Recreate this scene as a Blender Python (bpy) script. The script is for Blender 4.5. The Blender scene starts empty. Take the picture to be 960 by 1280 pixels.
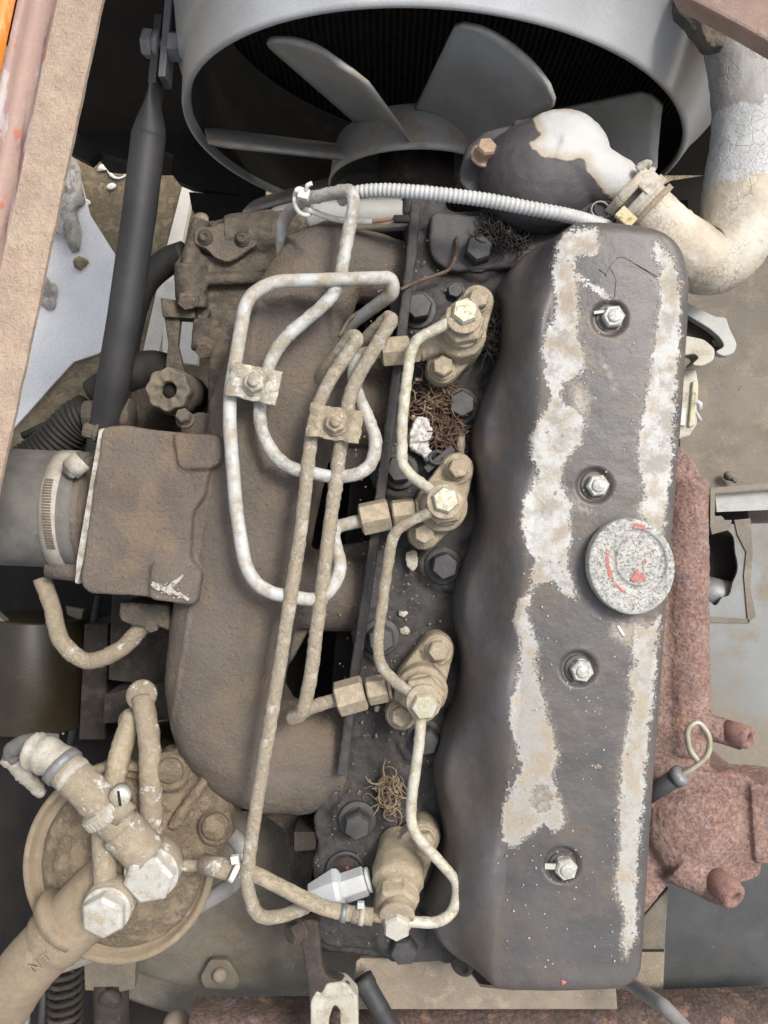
import bpy, math, random
import numpy as np
from mathutils import Vector, Matrix, noise as mnoise

# ------------------------------------------------------------------ camera, light, exposure
S = 0.0006            # metres per unit; one unit is one photo pixel at the height of the rocker cover's top
D = 1050.0            # camera height over the rocker cover, in units
sc = bpy.context.scene
cam_d = bpy.data.cameras.new('camera'); cam = bpy.data.objects.new('camera', cam_d)
sc.collection.objects.link(cam); sc.camera = cam
cam.location = (0, 0, D*S)
cam_d.sensor_fit = 'VERTICAL'; cam_d.sensor_height = 24
cam_d.lens = 24/(2*640/D); cam_d.clip_start = 0.01; cam_d.clip_end = 200
SUN_EL, SUN_AZ = 58.0, 50.0          # azimuth measured clockwise from +Y (up in the photo)
world = bpy.data.worlds.new("World"); sc.world = world; world.use_nodes = True
wn = world.node_tree; bg = wn.nodes['Background']
sky = wn.nodes.new('ShaderNodeTexSky'); sky.sky_type = 'NISHITA'; sky.sun_disc = False
sky.sun_elevation = math.radians(SUN_EL); sky.sun_rotation = math.radians(SUN_AZ)
sky.air_density = 1.0; sky.dust_density = 4.0; sky.ozone_density = 0.6
hs = wn.nodes.new('ShaderNodeHueSaturation'); hs.inputs['Saturation'].default_value = 0.38   # hazy, nearly white sky
wn.links.new(sky.outputs[0], hs.inputs['Color']); wn.links.new(hs.outputs[0], bg.inputs[0]); bg.inputs[1].default_value = 0.145
sun_d = bpy.data.lights.new('sun', 'SUN'); sun_d.energy = 1.8; sun_d.angle = math.radians(15)
sun_d.color = (1.0, 0.94, 0.85)
sun = bpy.data.objects.new('sun', sun_d); sc.collection.objects.link(sun)
el, az = math.radians(SUN_EL), math.radians(SUN_AZ)
sdir = Vector((math.sin(az)*math.cos(el), math.cos(az)*math.cos(el), math.sin(el)))
sun.rotation_euler = sdir.to_track_quat('Z', 'Y').to_euler()
sun.location = sdir*3
sc.view_settings.view_transform = 'Standard'; sc.view_settings.look = 'None'
sc.view_settings.gamma = 1.0; sc.view_settings.use_curve_mapping = False
sc.view_settings.exposure = 0.64

rng = random.Random(7)
C = sc.collection

# ------------------------------------------------------------------ helpers
def at(px, py, z=0.0):
    k = (D-z)/D
    return Vector(((px-480)*k, (640-py)*k, z))
def W(r, z):                         # a length seen at height z, in units
    return r*(D-z)/D
WL = {}                              # world matrix of every object built
def wmat(o): return WL.get(o.name, Matrix.Identity(4))
def link(o, loc, parent, rot=None):
    C.objects.link(o)
    m = Matrix.Translation(loc)
    if rot is not None: m = m @ rot.to_4x4()
    WL[o.name] = m
    if parent is not None:
        o.parent = parent
        l = wmat(parent).inverted() @ m
    else: l = m
    o.location = l.to_translation(); o.rotation_euler = l.to_euler()
    return o
def tag(o, label=None, cat=None, group=None, kind=None):
    if label: o['label'] = label
    if cat: o['category'] = cat
    if group: o['group'] = group
    if kind: o['kind'] = kind
    return o
def thing(name, label, cat, px, py, z, group=None):
    o = bpy.data.objects.new(name, None); o.empty_display_size = 0.02
    link(o, at(px, py, z)*S, None)
    return tag(o, label, cat, group)

def perp(d):
    d = d.normalized()
    a = Vector((0, 0, 1)) if abs(d.z) < .9 else Vector((0, 1, 0))
    u = a.cross(d).normalized(); v = d.cross(u).normalized()
    return u, v

def fillet(pts, r, n=7):
    """polyline with rounded corners; r a number or list"""
    out = [pts[0].copy()]
    for i in range(1, len(pts)-1):
        a, b, c = pts[i-1], pts[i], pts[i+1]
        rr = r[i] if isinstance(r, (list, tuple)) else r
        d1 = (a-b); d2 = (c-b)
        t = min(rr, d1.length*.48, d2.length*.48)
        p = b+d1.normalized()*t; q = b+d2.normalized()*t
        for k in range(n+1):
            s = k/n
            out.append(p*(1-s)**2 + b*2*s*(1-s) + q*s*s)
    out.append(pts[-1].copy())
    return out
def resample(pts, step):
    out = [pts[0].copy()]
    for a, b in zip(pts, pts[1:]):
        L = (b-a).length
        n = max(1, int(round(L/step)))
        for k in range(1, n+1): out.append(a.lerp(b, k/n))
    return out
def spline(pts, n=10):
    P = [pts[0]*2-pts[1]]+list(pts)+[pts[-1]*2-pts[-2]]
    out = []
    for i in range(1, len(P)-2):
        p0, p1, p2, p3 = P[i-1:i+3]
        for k in range(n):
            t = k/n
            out.append(0.5*((2*p1)+(p2-p0)*t+(2*p0-5*p1+4*p2-p3)*t*t+(3*p1-p0-3*p2+p3)*t**3))
    out.append(P[-2].copy())
    return out

class MB:
    def __init__(s): s.v = []; s.f = []; s.sm = []; s.mi = []; s.cm = 0
    def add(s, vs, fs, smooth=True):
        o = len(s.v); s.v += [tuple(v) for v in vs]
        for f in fs:
            s.f.append(tuple(i+o for i in f)); s.sm.append(smooth); s.mi.append(s.cm)
        return s
    def tube(s, path, r, seg=12, caps=True, jit=0.0, fn=None):
        """r number, list or function of fraction; jit = lumpy wobble of the radius"""
        n = len(path); rings = []
        u = None
        for i, p in enumerate(path):
            d = (path[min(i+1, n-1)]-path[max(i-1, 0)])
            if d.length < 1e-6: d = Vector((0, 0, 1))
            d.normalize()
            if u is None: u, v = perp(d)
            else:
                u = (u-d*u.dot(d)).normalized()
            v = d.cross(u).normalized()
            rr = r[i] if isinstance(r, (list, tuple)) else (r(i/(n-1)) if callable(r) else r)
            for k in range(seg):
                a = 2*math.pi*k/seg
                q = rr
                if jit:
                    w = p+(u*math.cos(a)+v*math.sin(a))*rr
                    q = rr+jit*(mnoise.noise(w*0.11)*0.8+max(0, mnoise.noise(w*0.32+Vector((9, 3, 1)))-.15)*1.6)
                s_ = p+(u*math.cos(a)+v*math.sin(a))*q
                rings.append(s_)
        fs = []
        for i in range(n-1):
            for k in range(seg):
                a = i*seg+k; b = i*seg+(k+1) % seg
                fs.append((a, b, b+seg, a+seg))
        if caps:
            fs.append(tuple(range(seg-1, -1, -1))); fs.append(tuple((n-1)*seg+k for k in range(seg)))
        return s.add(rings, fs)
    def lathe(s, c, axis, prof, seg=24, smooth=True, rot=0.0, squash=None):
        """prof: list of (radius, height along axis); closed at both ends"""
        axis = axis.normalized(); u, v = perp(axis)
        vs = []; fs = []
        for (r, h) in prof:
            for k in range(seg):
                a = 2*math.pi*k/seg+rot
                vs.append(c+axis*h+(u*math.cos(a)+v*math.sin(a))*max(r, 1e-3))
        for i in range(len(prof)-1):
            for k in range(seg):
                a = i*seg+k; b = i*seg+(k+1) % seg
                fs.append((a, b, b+seg, a+seg))
        fs.append(tuple(range(seg-1, -1, -1))); n = len(prof)
        fs.append(tuple((n-1)*seg+k for k in range(seg)))
        return s.add(vs, fs, smooth)
    def hexa(s, c, axis, r, h, rot=0.0):
        """bolt head or nut with chamfered top; r = across corners / 2"""
        return s.lathe(c, axis, [(r*.97, 0), (r, h*.06), (r, h*.80), (r*.86, h), (r*.3, h*1.02)], 6, False, rot)
    def prism(s, poly, z0, z1, px=True, smooth=False, inset=0.0):
        """poly in photo pixels at height z0 (top), straight down to z1; inset = small chamfer"""
        top = [at(x, y, z0) if px else Vector((x, y, z0)) for x, y in poly]
        A = sum(a.x*b.y-b.x*a.y for a, b in zip(top, top[1:]+top[:1]))
        if A < 0: top.reverse()
        n = len(top)
        if inset:
            cx = sum(p.x for p in top)/n; cy = sum(p.y for p in top)/n
            ins = []
            for i, p in enumerate(top):
                a = (p-top[i-1]).normalized(); b = (top[(i+1) % n]-p).normalized()
                na = Vector((-a.y, a.x, 0)); nb = Vector((-b.y, b.x, 0))
                m = (na+nb); m = m/max(.35, m.length_squared)*2*.5
                ins.append(p+m*inset*1.0)
            vs = [Vector((p.x, p.y, z1)) for p in top]+[Vector((p.x, p.y, z0-inset)) for p in top]+ins
            L = 3
        else:
            vs = [Vector((p.x, p.y, z1)) for p in top]+top; L = 2
        fs = [tuple(range(n-1, -1, -1)), tuple((L-1)*n+k for k in range(n))]
        for l in range(L-1):
            for k in range(n):
                a = l*n+k; b = l*n+(k+1) % n
                fs.append((a, b, b+n, a+n))
        return s.add(vs, fs, smooth)
    def box(s, c, ux, uy, uz):
        """c centre, half-extent vectors"""
        vs = []
        for k in range(8):
            vs.append(c+ux*(1 if k & 1 else -1)+uy*(1 if k & 2 else -1)+uz*(1 if k & 4 else -1))
        fs = [(0, 2, 3, 1), (4, 5, 7, 6), (0, 1, 5, 4), (2, 6, 7, 3), (0, 4, 6, 2), (1, 3, 7, 5)]
        if ux.cross(uy).dot(uz) < 0: fs = [f[::-1] for f in fs]
        return s.add(vs, fs, False)
    def ball(s, c, r, seg=16, scale=(1, 1, 1)):
        vs = []; fs = []; R = seg//2
        for i in range(R+1):
            th = math.pi*(i+.001)/(R+.002)
            for k in range(seg):
                a = 2*math.pi*k/seg
                vs.append(c+Vector((math.sin(th)*math.cos(a)*scale[0], math.sin(th)*math.sin(a)*scale[1], math.cos(th)*scale[2]))*r)
        for i in range(R):
            for k in range(seg):
                a = i*seg+k; b = i*seg+(k+1) % seg
                fs.append((a, a+seg, b+seg, b))
        fs.append(tuple(range(seg))); fs.append(tuple(R*seg+k for k in range(seg-1, -1, -1)))
        return s.add(vs, fs)
    def mesh(s, name, mats, org):
        me = bpy.data.meshes.new(name)
        V = (np.array(s.v, dtype=float)-np.array(org))*S
        me.from_pydata(V.tolist(), [], s.f)
        me.polygons.foreach_set('use_smooth', s.sm)
        for m in (mats if isinstance(mats, (list, tuple)) else [mats]): me.materials.append(m)
        if s.cm or any(s.mi): me.polygons.foreach_set('material_index', s.mi)
        me.update()
        return me
    def build(s, name, mat, parent=None, remesh=0, smooth_it=0, disp=(), bevel=0, org=None):
        A = np.array(s.v, dtype=float)
        if org is None: org = Vector(((A.min(0)+A.max(0))/2).tolist())
        me = s.mesh(name, mat, org)
        o = bpy.data.objects.new(name, me)
        link(o, Vector(org)*S, parent)
        if bevel:
            m = o.modifiers.new('b', 'BEVEL'); m.width = bevel*S; m.segments = 2; m.limit_method = 'ANGLE'; m.angle_limit = math.radians(40)
        if remesh:
            m = o.modifiers.new('r', 'REMESH'); m.mode = 'VOXEL'; m.voxel_size = remesh*S; m.use_smooth_shade = True
            if smooth_it:
                m = o.modifiers.new('s', 'SMOOTH'); m.iterations = smooth_it; m.factor = 0.6
            for q, (size, amt) in enumerate(disp):
                t = bpy.data.textures.new('t', 'CLOUDS'); t.noise_scale = size*S; t.noise_depth = 2
                m = o.modifiers.new('d%d' % q, 'DISPLACE'); m.texture = t; m.texture_coords = 'GLOBAL'; m.strength = amt*S; m.mid_level = 0.5
        return o

def roundpoly(pts, r, n=4):
    P = [Vector((x, y, 0)) for x, y in pts]
    m = len(P); out = []
    for i in range(m):
        a, b, c = P[i-1], P[i], P[(i+1) % m]
        d1 = a-b; d2 = c-b; t = min(r, d1.length*.45, d2.length*.45)
        p = b+d1.normalized()*t; q = b+d2.normalized()*t
        for k in range(n+1):
            s_ = k/n; w = p*(1-s_)**2+b*2*s_*(1-s_)+q*s_*s_
            out.append((w.x, w.y))
    return out

# ------------------------------------------------------------------ materials
def nd(nt, t, **kw):
    n = nt.nodes.new(t)
    for k, v in kw.items(): setattr(n, k, v)
    return n
def setin(nt, sock, v):
    if hasattr(v, 'is_output') or isinstance(v, bpy.types.NodeSocket): nt.links.new(v, sock)
    else:
        if isinstance(v, tuple) and len(v) == 3: v = (*v, 1)
        sock.default_value = v
class G:
    """tiny node-graph writer"""
    def __init__(s, name):
        s.m = bpy.data.materials.new(name); s.m.use_nodes = True; s.nt = s.m.node_tree
        s.b = s.nt.nodes['Principled BSDF']
        g = nd(s.nt, 'ShaderNodeNewGeometry')
        vm = nd(s.nt, 'ShaderNodeVectorMath', operation='SCALE'); vm.inputs[3].default_value = 1/S
        s.nt.links.new(g.outputs['Position'], vm.inputs[0]); s.pos = vm.outputs[0]
        s.geo = g
        sp = nd(s.nt, 'ShaderNodeSeparateXYZ'); s.nt.links.new(g.outputs['Normal'], sp.inputs[0]); s.nz = sp.outputs[2]
    def noise(s, size, detail=4, rough=.6, off=0, stretch=None, dist=0):
        v = s.pos
        if stretch or off:
            mp = nd(s.nt, 'ShaderNodeMapping'); s.nt.links.new(v, mp.inputs[0])
            mp.inputs['Location'].default_value = (off*137.1, off*71.3, off*33.7)
            if stretch: 
                mp.inputs['Scale'].default_value = stretch[:3]
                if len(stretch) > 3: mp.inputs['Rotation'].default_value = (0, 0, math.radians(stretch[3]))
            v = mp.outputs[0]
        n = nd(s.nt, 'ShaderNodeTexNoise'); s.nt.links.new(v, n.inputs['Vector'])
        n.inputs['Scale'].default_value = 1/size; n.inputs['Detail'].default_value = detail
        n.inputs['Roughness'].default_value = rough; n.inputs['Distortion'].default_value = dist
        return n.outputs[0]
    def voro(s, size, feature='F1', rand=1.0):
        n = nd(s.nt, 'ShaderNodeTexVoronoi', feature=feature); s.nt.links.new(s.pos, n.inputs['Vector'])
        n.inputs['Scale'].default_value = 1/size; n.inputs['Randomness'].default_value = rand
        return n.outputs[0]
    def math(s, op, a, b=0.0, c=None, clamp=False):
        n = nd(s.nt, 'ShaderNodeMath', operation=op, use_clamp=clamp)
        setin(s.nt, n.inputs[0], a); setin(s.nt, n.inputs[1], b)
        if c is not None: setin(s.nt, n.inputs[2], c)
        return n.outputs[0]
    def step(s, x, lo, hi):
        n = nd(s.nt, 'ShaderNodeMapRange', interpolation_type='SMOOTHSTEP')
        setin(s.nt, n.inputs[0], x); n.inputs[1].default_value = lo; n.inputs[2].default_value = hi
        return n.outputs[0]
    def mix(s, f, a, b, mode='MIX'):
        n = nd(s.nt, 'ShaderNodeMix', data_type='RGBA', blend_type=mode)
        setin(s.nt, n.inputs[0], f); setin(s.nt, n.inputs[6], a); setin(s.nt, n.inputs[7], b)
        return n.outputs[2]
    def mixf(s, f, a, b):
        n = nd(s.nt, 'ShaderNodeMix', data_type='FLOAT')
        setin(s.nt, n.inputs[0], f); setin(s.nt, n.inputs[2], a); setin(s.nt, n.inputs[3], b)
        return n.outputs[0]
    def attr(s, name):
        n = nd(s.nt, 'ShaderNodeAttribute', attribute_name=name); return n.outputs['Fac']
    def bump(s, h, dist, strength=1.0, prev=None):
        n = nd(s.nt, 'ShaderNodeBump'); n.inputs['Strength'].default_value = strength
        n.inputs['Distance'].default_value = dist*S
        setin(s.nt, n.inputs['Height'], h)
        if prev is not None: s.nt.links.new(prev, n.inputs['Normal'])
        return n.outputs[0]
    def out(s, col, rough=.6, metal=0.0, normal=None, spec=None):
        setin(s.nt, s.b.inputs['Base Color'], col); setin(s.nt, s.b.inputs['Roughness'], rough)
        setin(s.nt, s.b.inputs['Metallic'], metal)
        if normal is not None: s.nt.links.new(normal, s.b.inputs['Normal'])
        if spec is not None: setin(s.nt, s.b.inputs['Specular IOR Level'], spec)
        return s.m

def grimy(name, a, b, dust=(.33, .27, .2), dust_amt=.45, chip=None, chip_amt=.3, rough=.6, drough=.95, metal=0.0,
          grain=3.0, gd=1.2, big=60, up=.35, chipsize=26, lump=0.0, spots=None):
    """painted/bare metal with blotchy colour, a coat of dust lying on it, and flakes of chips"""
    g = G(name)
    base = g.mix(g.step(g.noise(big, 5, .6), .35, .65), a, b)
    fine = g.noise(grain, 3, .7)
    base = g.mix(.55, base, g.mix(fine, (0.45, 0.45, 0.45), (1.5, 1.5, 1.5)), 'MULTIPLY')
    h = fine
    r = rough
    if chip:
        cn = g.noise(chipsize, 8, .72, 3)
        cm = g.step(cn, .62-chip_amt*.3, .64-chip_amt*.3)
        base = g.mix(cm, base, chip); h = g.math('SUBTRACT', h, g.math('MULTIPLY', cm, .35))
        r = g.mixf(cm, rough, rough*.75)
    dn = g.noise(big*.6, 9, .68, 1)
    dn = g.math('ADD', dn, g.math('MULTIPLY', g.math('SUBTRACT', g.nz, .6), up*.5))
    dn = g.math('ADD', dn, g.math('MULTIPLY', g.math('SUBTRACT', fine, .5), .25))
    dm = g.step(dn, .78-dust_amt*.62, .98-dust_amt*.62)
    dcol = g.mix(g.noise(9, 5, .7, 2), tuple(c*.75 for c in dust), tuple(min(1, c*1.22) for c in dust))
    col = g.mix(dm, base, dcol)
    if spots:
        sm = g.step(g.noise(5, 4, .6, 5), .68, .72)
        col = g.mix(sm, col, spots)
    n = g.bump(h, gd)
    crust = g.math('MULTIPLY', dm, g.noise(2.2, 4, .8, 4))
    n = g.bump(crust, gd*1.4, 1.0, n)
    if lump: n = g.bump(g.noise(18, 4, .6, 6), lump, 1.0, n)
    return g.out(col, g.mixf(dm, r, drough), metal if not metal else g.mixf(dm, metal, 0.0), n)
# ------------------------------------------------------------------ the materials of this place
TAN = (.36, .30, .22)
def m_cast(name, a, b, orange, amt=.6, size=90):
    g = G(name)
    base = g.mix(g.step(g.noise(size, 3, .5), .3, .7), a, b)
    gr = g.noise(2.6, 4, .75); gr2 = g.noise(6.5, 3, .6, 2)
    base = g.mix(.6, base, g.mix(gr, (.5, .5, .5), (1.5, 1.5, 1.5)), 'MULTIPLY')
    big = g.step(g.math('ADD', g.noise(size*.8, 3, .5, 3), g.math('MULTIPLY', g.math('SUBTRACT', gr, .5), .55)), .46, .68)
    col = g.mix(g.math('MULTIPLY', big, amt), base, g.mix(gr2, tuple(c*.8 for c in orange), tuple(c*1.2 for c in orange)))
    sp = g.step(g.noise(3.6, 3, .6, 7), .72, .76); col = g.mix(g.math('MULTIPLY', sp, .6), col, (.42, .37, .30))
    n = g.bump(gr, 2.6); n = g.bump(gr2, 3.0, 1, n); n = g.bump(g.noise(24, 4, .6, 6), 3.0, 1, n)
    return g.out(col, .88, 0, n, .3)
M = {}
M['cast_brown'] = grimy('cast_brown', (.088, .070, .058), (.125, .10, .085), dust=(.19, .142, .104), dust_amt=.44, grain=3.0, gd=4.5, big=70, rough=.85, lump=2.5, spots=(.16, .12, .09))
M['cast_tan'] = grimy('cast_tan', (.12, .098, .08), (.165, .135, .108), dust=(.27, .20, .14), dust_amt=.50, grain=2.4, gd=3.0, big=60, rough=.8, lump=1.5)
M['cast_pump'] = grimy('cast_pump', (.05, .043, .034), (.10, .085, .066), dust=(.17, .14, .105), dust_amt=.5, grain=3, gd=1.2, big=50, rough=.8)
M['cast_brown'] = m_cast('cast_brown', (.122, .102, .086), (.162, .138, .117), (.21, .158, .113), .55)
M['cast_tan'] = m_cast('cast_tan', (.135, .112, .094), (.175, .147, .123), (.25, .18, .12), .6, 75)
M['head_black'] = grimy('head_black', (.030, .028, .028), (.062, .057, .055), dust=(.15, .13, .11), dust_amt=.26, grain=2.5, gd=1.3, big=45, rough=.7, lump=1.5, spots=(.18, .155, .13))
M['bolt_black'] = grimy('bolt_black', (.038, .037, .038), (.062, .060, .060), dust=(.13, .12, .11), dust_amt=.22, grain=2, gd=.5, big=20, rough=.55)
M['thermo_black'] = grimy('thermo_black', (.045, .041, .042), (.062, .057, .058), dust=(.13, .11, .095), dust_amt=.22, grain=2, gd=.7, big=60, rough=.6)
M['pipe'] = grimy('pipe', (.47, .475, .46), (.41, .40, .365), dust=(.37, .315, .235), dust_amt=.50, rough=.38, grain=2.4, gd=1.0, big=36, up=.1)
M['pipe_white'] = grimy('pipe_white', (.47, .48, .475), (.42, .42, .40), dust=(.35, .295, .215), dust_amt=.56, rough=.32, grain=2, gd=.4, big=42, up=.1)
M['pipe_tan'] = grimy('pipe_tan', (.42, .385, .32), (.36, .315, .24), dust=(.36, .295, .21), dust_amt=.60, chip=(.50, .49, .45), chip_amt=.16, rough=.5, grain=2.2, gd=1.1, big=24, chipsize=8, up=.1)
M['pipe_cream'] = grimy('pipe_cream', (.50, .48, .42), (.42, .39, .31), dust=(.38, .31, .21), dust_amt=.44, chip=(.60, .56, .38), chip_amt=.25, rough=.35, grain=2.2, gd=.6, big=24, chipsize=8, up=.1)
M['pipe_grey'] = grimy('pipe_grey', (.27, .265, .255), (.21, .20, .19), dust=(.24, .21, .17), dust_amt=.4, rough=.45, grain=2, gd=.4, big=40)
M['inj'] = grimy('inj', (.36, .30, .215), (.29, .235, .165), dust=(.43, .36, .26), dust_amt=.5, rough=.75, grain=2.0, gd=.7, big=24, chip=(.16, .13, .10), chip_amt=.02)
M['nut_tan'] = grimy('nut_tan', (.34, .29, .21), (.29, .24, .17), dust=(.42, .35, .25), dust_amt=.55, rough=.7, grain=2, gd=.6, big=16, chip=(.6, .6, .55), chip_amt=-.1, chipsize=9)
M['cap_zinc'] = grimy('cap_zinc', (.42, .395, .24), (.47, .455, .40), dust=(.38, .33, .24), dust_amt=.34, rough=.42, metal=.2, grain=2, gd=.4, big=9)
M['cap_cream'] = grimy('cap_cream', (.44, .415, .35), (.48, .465, .43), dust=(.40, .34, .25), dust_amt=.3, rough=.35, grain=2, gd=.4, big=12)
M['nut_white'] = grimy('nut_white', (.46, .475, .49), (.41, .42, .42), dust=(.45, .40, .32), dust_amt=.22, rough=.4, grain=2, gd=.4, big=26)
M['clamp'] = grimy('clamp', (.48, .46, .39), (.40, .365, .29), dust=(.37, .31, .22), dust_amt=.45, rough=.55, grain=2, gd=.9, big=22, chip=(.68, .68, .64), chip_amt=.2, chipsize=12)
M['clamp_tan'] = grimy('clamp_tan', (.40, .34, .25), (.36, .30, .21), dust=(.43, .36, .26), dust_amt=.6, rough=.8, grain=2, gd=1.2, big=22, chip=(.62, .60, .53), chip_amt=.1, chipsize=12)
M['filter'] = grimy('filter', (.285, .225, .155), (.245, .195, .135), dust=(.33, .262, .182), dust_amt=.5, rough=.85, grain=1.8, gd=.8, big=60, lump=1.0)
M['filter_rough'] = grimy('filter_rough', (.25, .198, .137), (.215, .17, .118), dust=(.315, .245, .165), dust_amt=.6, rough=.9, grain=2.4, gd=2.2, big=40, lump=2.5)
M['banjo'] = grimy('banjo', (.45, .44, .40), (.52, .51, .47), dust=(.38, .32, .23), dust_amt=.42, rough=.42, metal=.2, grain=2.4, gd=.7, big=26)
M['fitting'] = grimy('fitting', (.31, .262, .195), (.26, .215, .155), dust=(.36, .295, .21), dust_amt=.5, rough=.7, grain=2, gd=.8, big=24, chip=(.56, .55, .51), chip_amt=.16, chipsize=26)
M['hose_band'] = grimy('hose_band', (.34, .31, .26), (.42, .40, .35), dust=(.38, .32, .24), dust_amt=.4, rough=.55, grain=2, gd=.5, big=16)
M['rubber_grey'] = grimy('rubber_grey', (.105, .10, .093), (.15, .142, .13), dust=(.22, .19, .155), dust_amt=.25, rough=.75, grain=1.5, gd=.4, big=40)
M['rubber_black'] = grimy('rubber_black', (.012, .011, .011), (.022, .02, .018), dust=(.07, .058, .045), dust_amt=.2, rough=.7, grain=2, gd=.4, big=40)
M['rod'] = grimy('rod', (.026, .027, .029), (.038, .038, .04), dust=(.07, .066, .06), dust_amt=.2, rough=.62, grain=2, gd=.2, big=60)
M['steel_dull'] = grimy('steel_dull', (.17, .175, .18), (.23, .23, .235), dust=(.2, .18, .15), dust_amt=.2, rough=.5, metal=.3, grain=2, gd=.3, big=20)
M['shroud'] = grimy('shroud', (.50, .51, .515), (.43, .44, .445), dust=(.33, .30, .25), dust_amt=.22, rough=.42, metal=.2, grain=2, gd=.25, big=90)
M['fan'] = grimy('fan', (.44, .44, .42), (.38, .375, .355), dust=(.36, .28, .20), dust_amt=.46, rough=.5, metal=.2, grain=2, gd=.3, big=70)
M['core'] = grimy('core', (.045, .042, .038), (.065, .057, .047), dust=(.12, .095, .07), dust_amt=.4, rough=.8, grain=3, gd=.4, big=60)
M['void'] = grimy('void', (.011, .009, .008), (.018, .0145, .012), dust=(.034, .026, .019), dust_amt=.2, rough=.95, grain=4, gd=.6, big=60)  # near-black: puts the shade of gaps and cavities into the colour
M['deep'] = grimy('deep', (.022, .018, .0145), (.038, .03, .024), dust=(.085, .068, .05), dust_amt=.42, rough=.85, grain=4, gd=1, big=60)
M['deep_green'] = grimy('deep_green', (.022, .016, .008), (.03, .026, .015), dust=(.045, .035, .022), dust_amt=.25, rough=.4, grain=3, gd=.3, big=60)
M['hose_cream'] = None
M['conduit'] = grimy('conduit', (.46, .465, .46), (.40, .40, .385), dust=(.33, .29, .24), dust_amt=.25, rough=.5, grain=2, gd=.3, big=30)
M['silver_tube'] = grimy('silver_tube', (.30, .30, .29), (.36, .36, .34), dust=(.30, .26, .2), dust_amt=.25, rough=.5, grain=2, gd=.3, big=40)
M['panel_dust'] = grimy('panel_dust', (.14, .12, .098), (.19, .165, .137), dust=(.24, .205, .16), dust_amt=.4, rough=.8, grain=3, gd=.5, big=110, chip=(.09, .075, .06), chip_amt=-.1)
M['panel_blue'] = grimy('panel_blue', (.20, .215, .22), (.17, .175, .17), dust=(.21, .185, .145), dust_amt=.5, rough=.5, grain=2, gd=.2, big=170)
M['panel_dark'] = grimy('panel_dark', (.045, .047, .049), (.062, .063, .063), dust=(.12, .11, .10), dust_amt=.16, rough=.5, grain=3, gd=.3, big=60, spots=(.13, .13, .125))
M['bell'] = grimy('bell', (.12, .105, .085), (.17, .155, .125), dust=(.20, .165, .12), dust_amt=.4, rough=.8, grain=3, gd=1, big=70, chip=(.17, .165, .15), chip_amt=.05, chipsize=60)
M['plate_tan'] = grimy('plate_tan', (.26, .215, .165), (.20, .165, .125), dust=(.34, .285, .215), dust_amt=.4, rough=.75, grain=2.4, gd=.8, big=50, spots=(.5, .46, .38))
M['bracket_rust'] = grimy('bracket_rust', (.04, .031, .026), (.07, .052, .042), dust=(.14, .115, .09), dust_amt=.3, rough=.75, grain=2.2, gd=1.2, big=30, chip=(.13, .06, .04), chip_amt=-.2)
M['bracket_white'] = grimy('bracket_white', (.46, .44, .38), (.38, .35, .28), dust=(.36, .30, .22), dust_amt=.35, rough=.6, grain=2, gd=.7, big=40)
M['soil'] = grimy('soil', (.34, .27, .17), (.22, .17, .10), dust=(.40, .32, .21), dust_amt=.5, rough=.95, grain=6, gd=6, big=90, lump=8)
M['concrete'] = grimy('concrete', (.70, .70, .71), (.62, .62, .62), dust=(.52, .50, .46), dust_amt=.2, rough=.9, grain=6, gd=1.5, big=160)  # pale base also carries the sunlight lying on the slab
M['rubble'] = grimy('rubble', (.50, .48, .45), (.34, .31, .27), dust=(.5, .44, .36), dust_amt=.4, rough=.95, grain=10, gd=6, big=60)
M['litter'] = grimy('litter', (.78, .77, .74), (.7, .68, .63), dust=(.5, .45, .35), dust_amt=.25, rough=.8, grain=6, gd=2, big=40)
M['board_pale'] = grimy('board_pale', (.72, .68, .60), (.64, .60, .52), dust=(.55, .48, .38), dust_amt=.2, rough=.7, grain=5, gd=1, big=60)
M['rail_lip'] = grimy('rail_lip', (.46, .35, .27), (.40, .30, .23), dust=(.48, .38, .285), dust_amt=.6, rough=.85, grain=2, gd=1.8, big=16, lump=1.0)
M['rail_lip'] = m_cast('rail_lip_dust', (.38, .285, .22), (.46, .35, .27), (.50, .40, .30), .6, 40)
M['paint_red'] = grimy('paint_red', (.42, .09, .075), (.36, .11, .095), dust=(.4, .32, .29), dust_amt=.42, rough=.5, grain=2, gd=.4, big=10)
M['twig'] = grimy('twig', (.075, .042, .028), (.13, .085, .055), dust=(.2, .155, .11), dust_amt=.3, rough=.9, grain=2, gd=.2, big=14)
M['twig_dark'] = grimy('twig_dark', (.02, .016, .014), (.04, .034, .03), dust=(.1, .08, .06), dust_amt=.2, rough=.9, grain=2, gd=.2, big=14)
M['twig_straw'] = grimy('twig_straw', (.30, .23, .15), (.22, .16, .10), dust=(.36, .29, .2), dust_amt=.3, rough=.9, grain=2, gd=.2, big=14)
M['cloth'] = grimy('cloth', (.66, .65, .63), (.50, .48, .45), dust=(.32, .28, .23), dust_amt=.4, rough=.9, grain=2, gd=.8, big=12)
M['tie'] = grimy('tie', (.72, .71, .68), (.6, .58, .53), dust=(.5, .44, .34), dust_amt=.3, rough=.5, grain=2, gd=.3, big=12)
M['copper'] = grimy('copper', (.42, .24, .14), (.36, .2, .12), dust=(.4, .33, .25), dust_amt=.3, rough=.5, grain=2, gd=.3, big=12)
M['brass_wire'] = grimy('brass_wire', (.34, .31, .21), (.42, .40, .33), dust=(.36, .33, .26), dust_amt=.3, rough=.4, metal=.4, grain=2, gd=.3, big=12)

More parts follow.
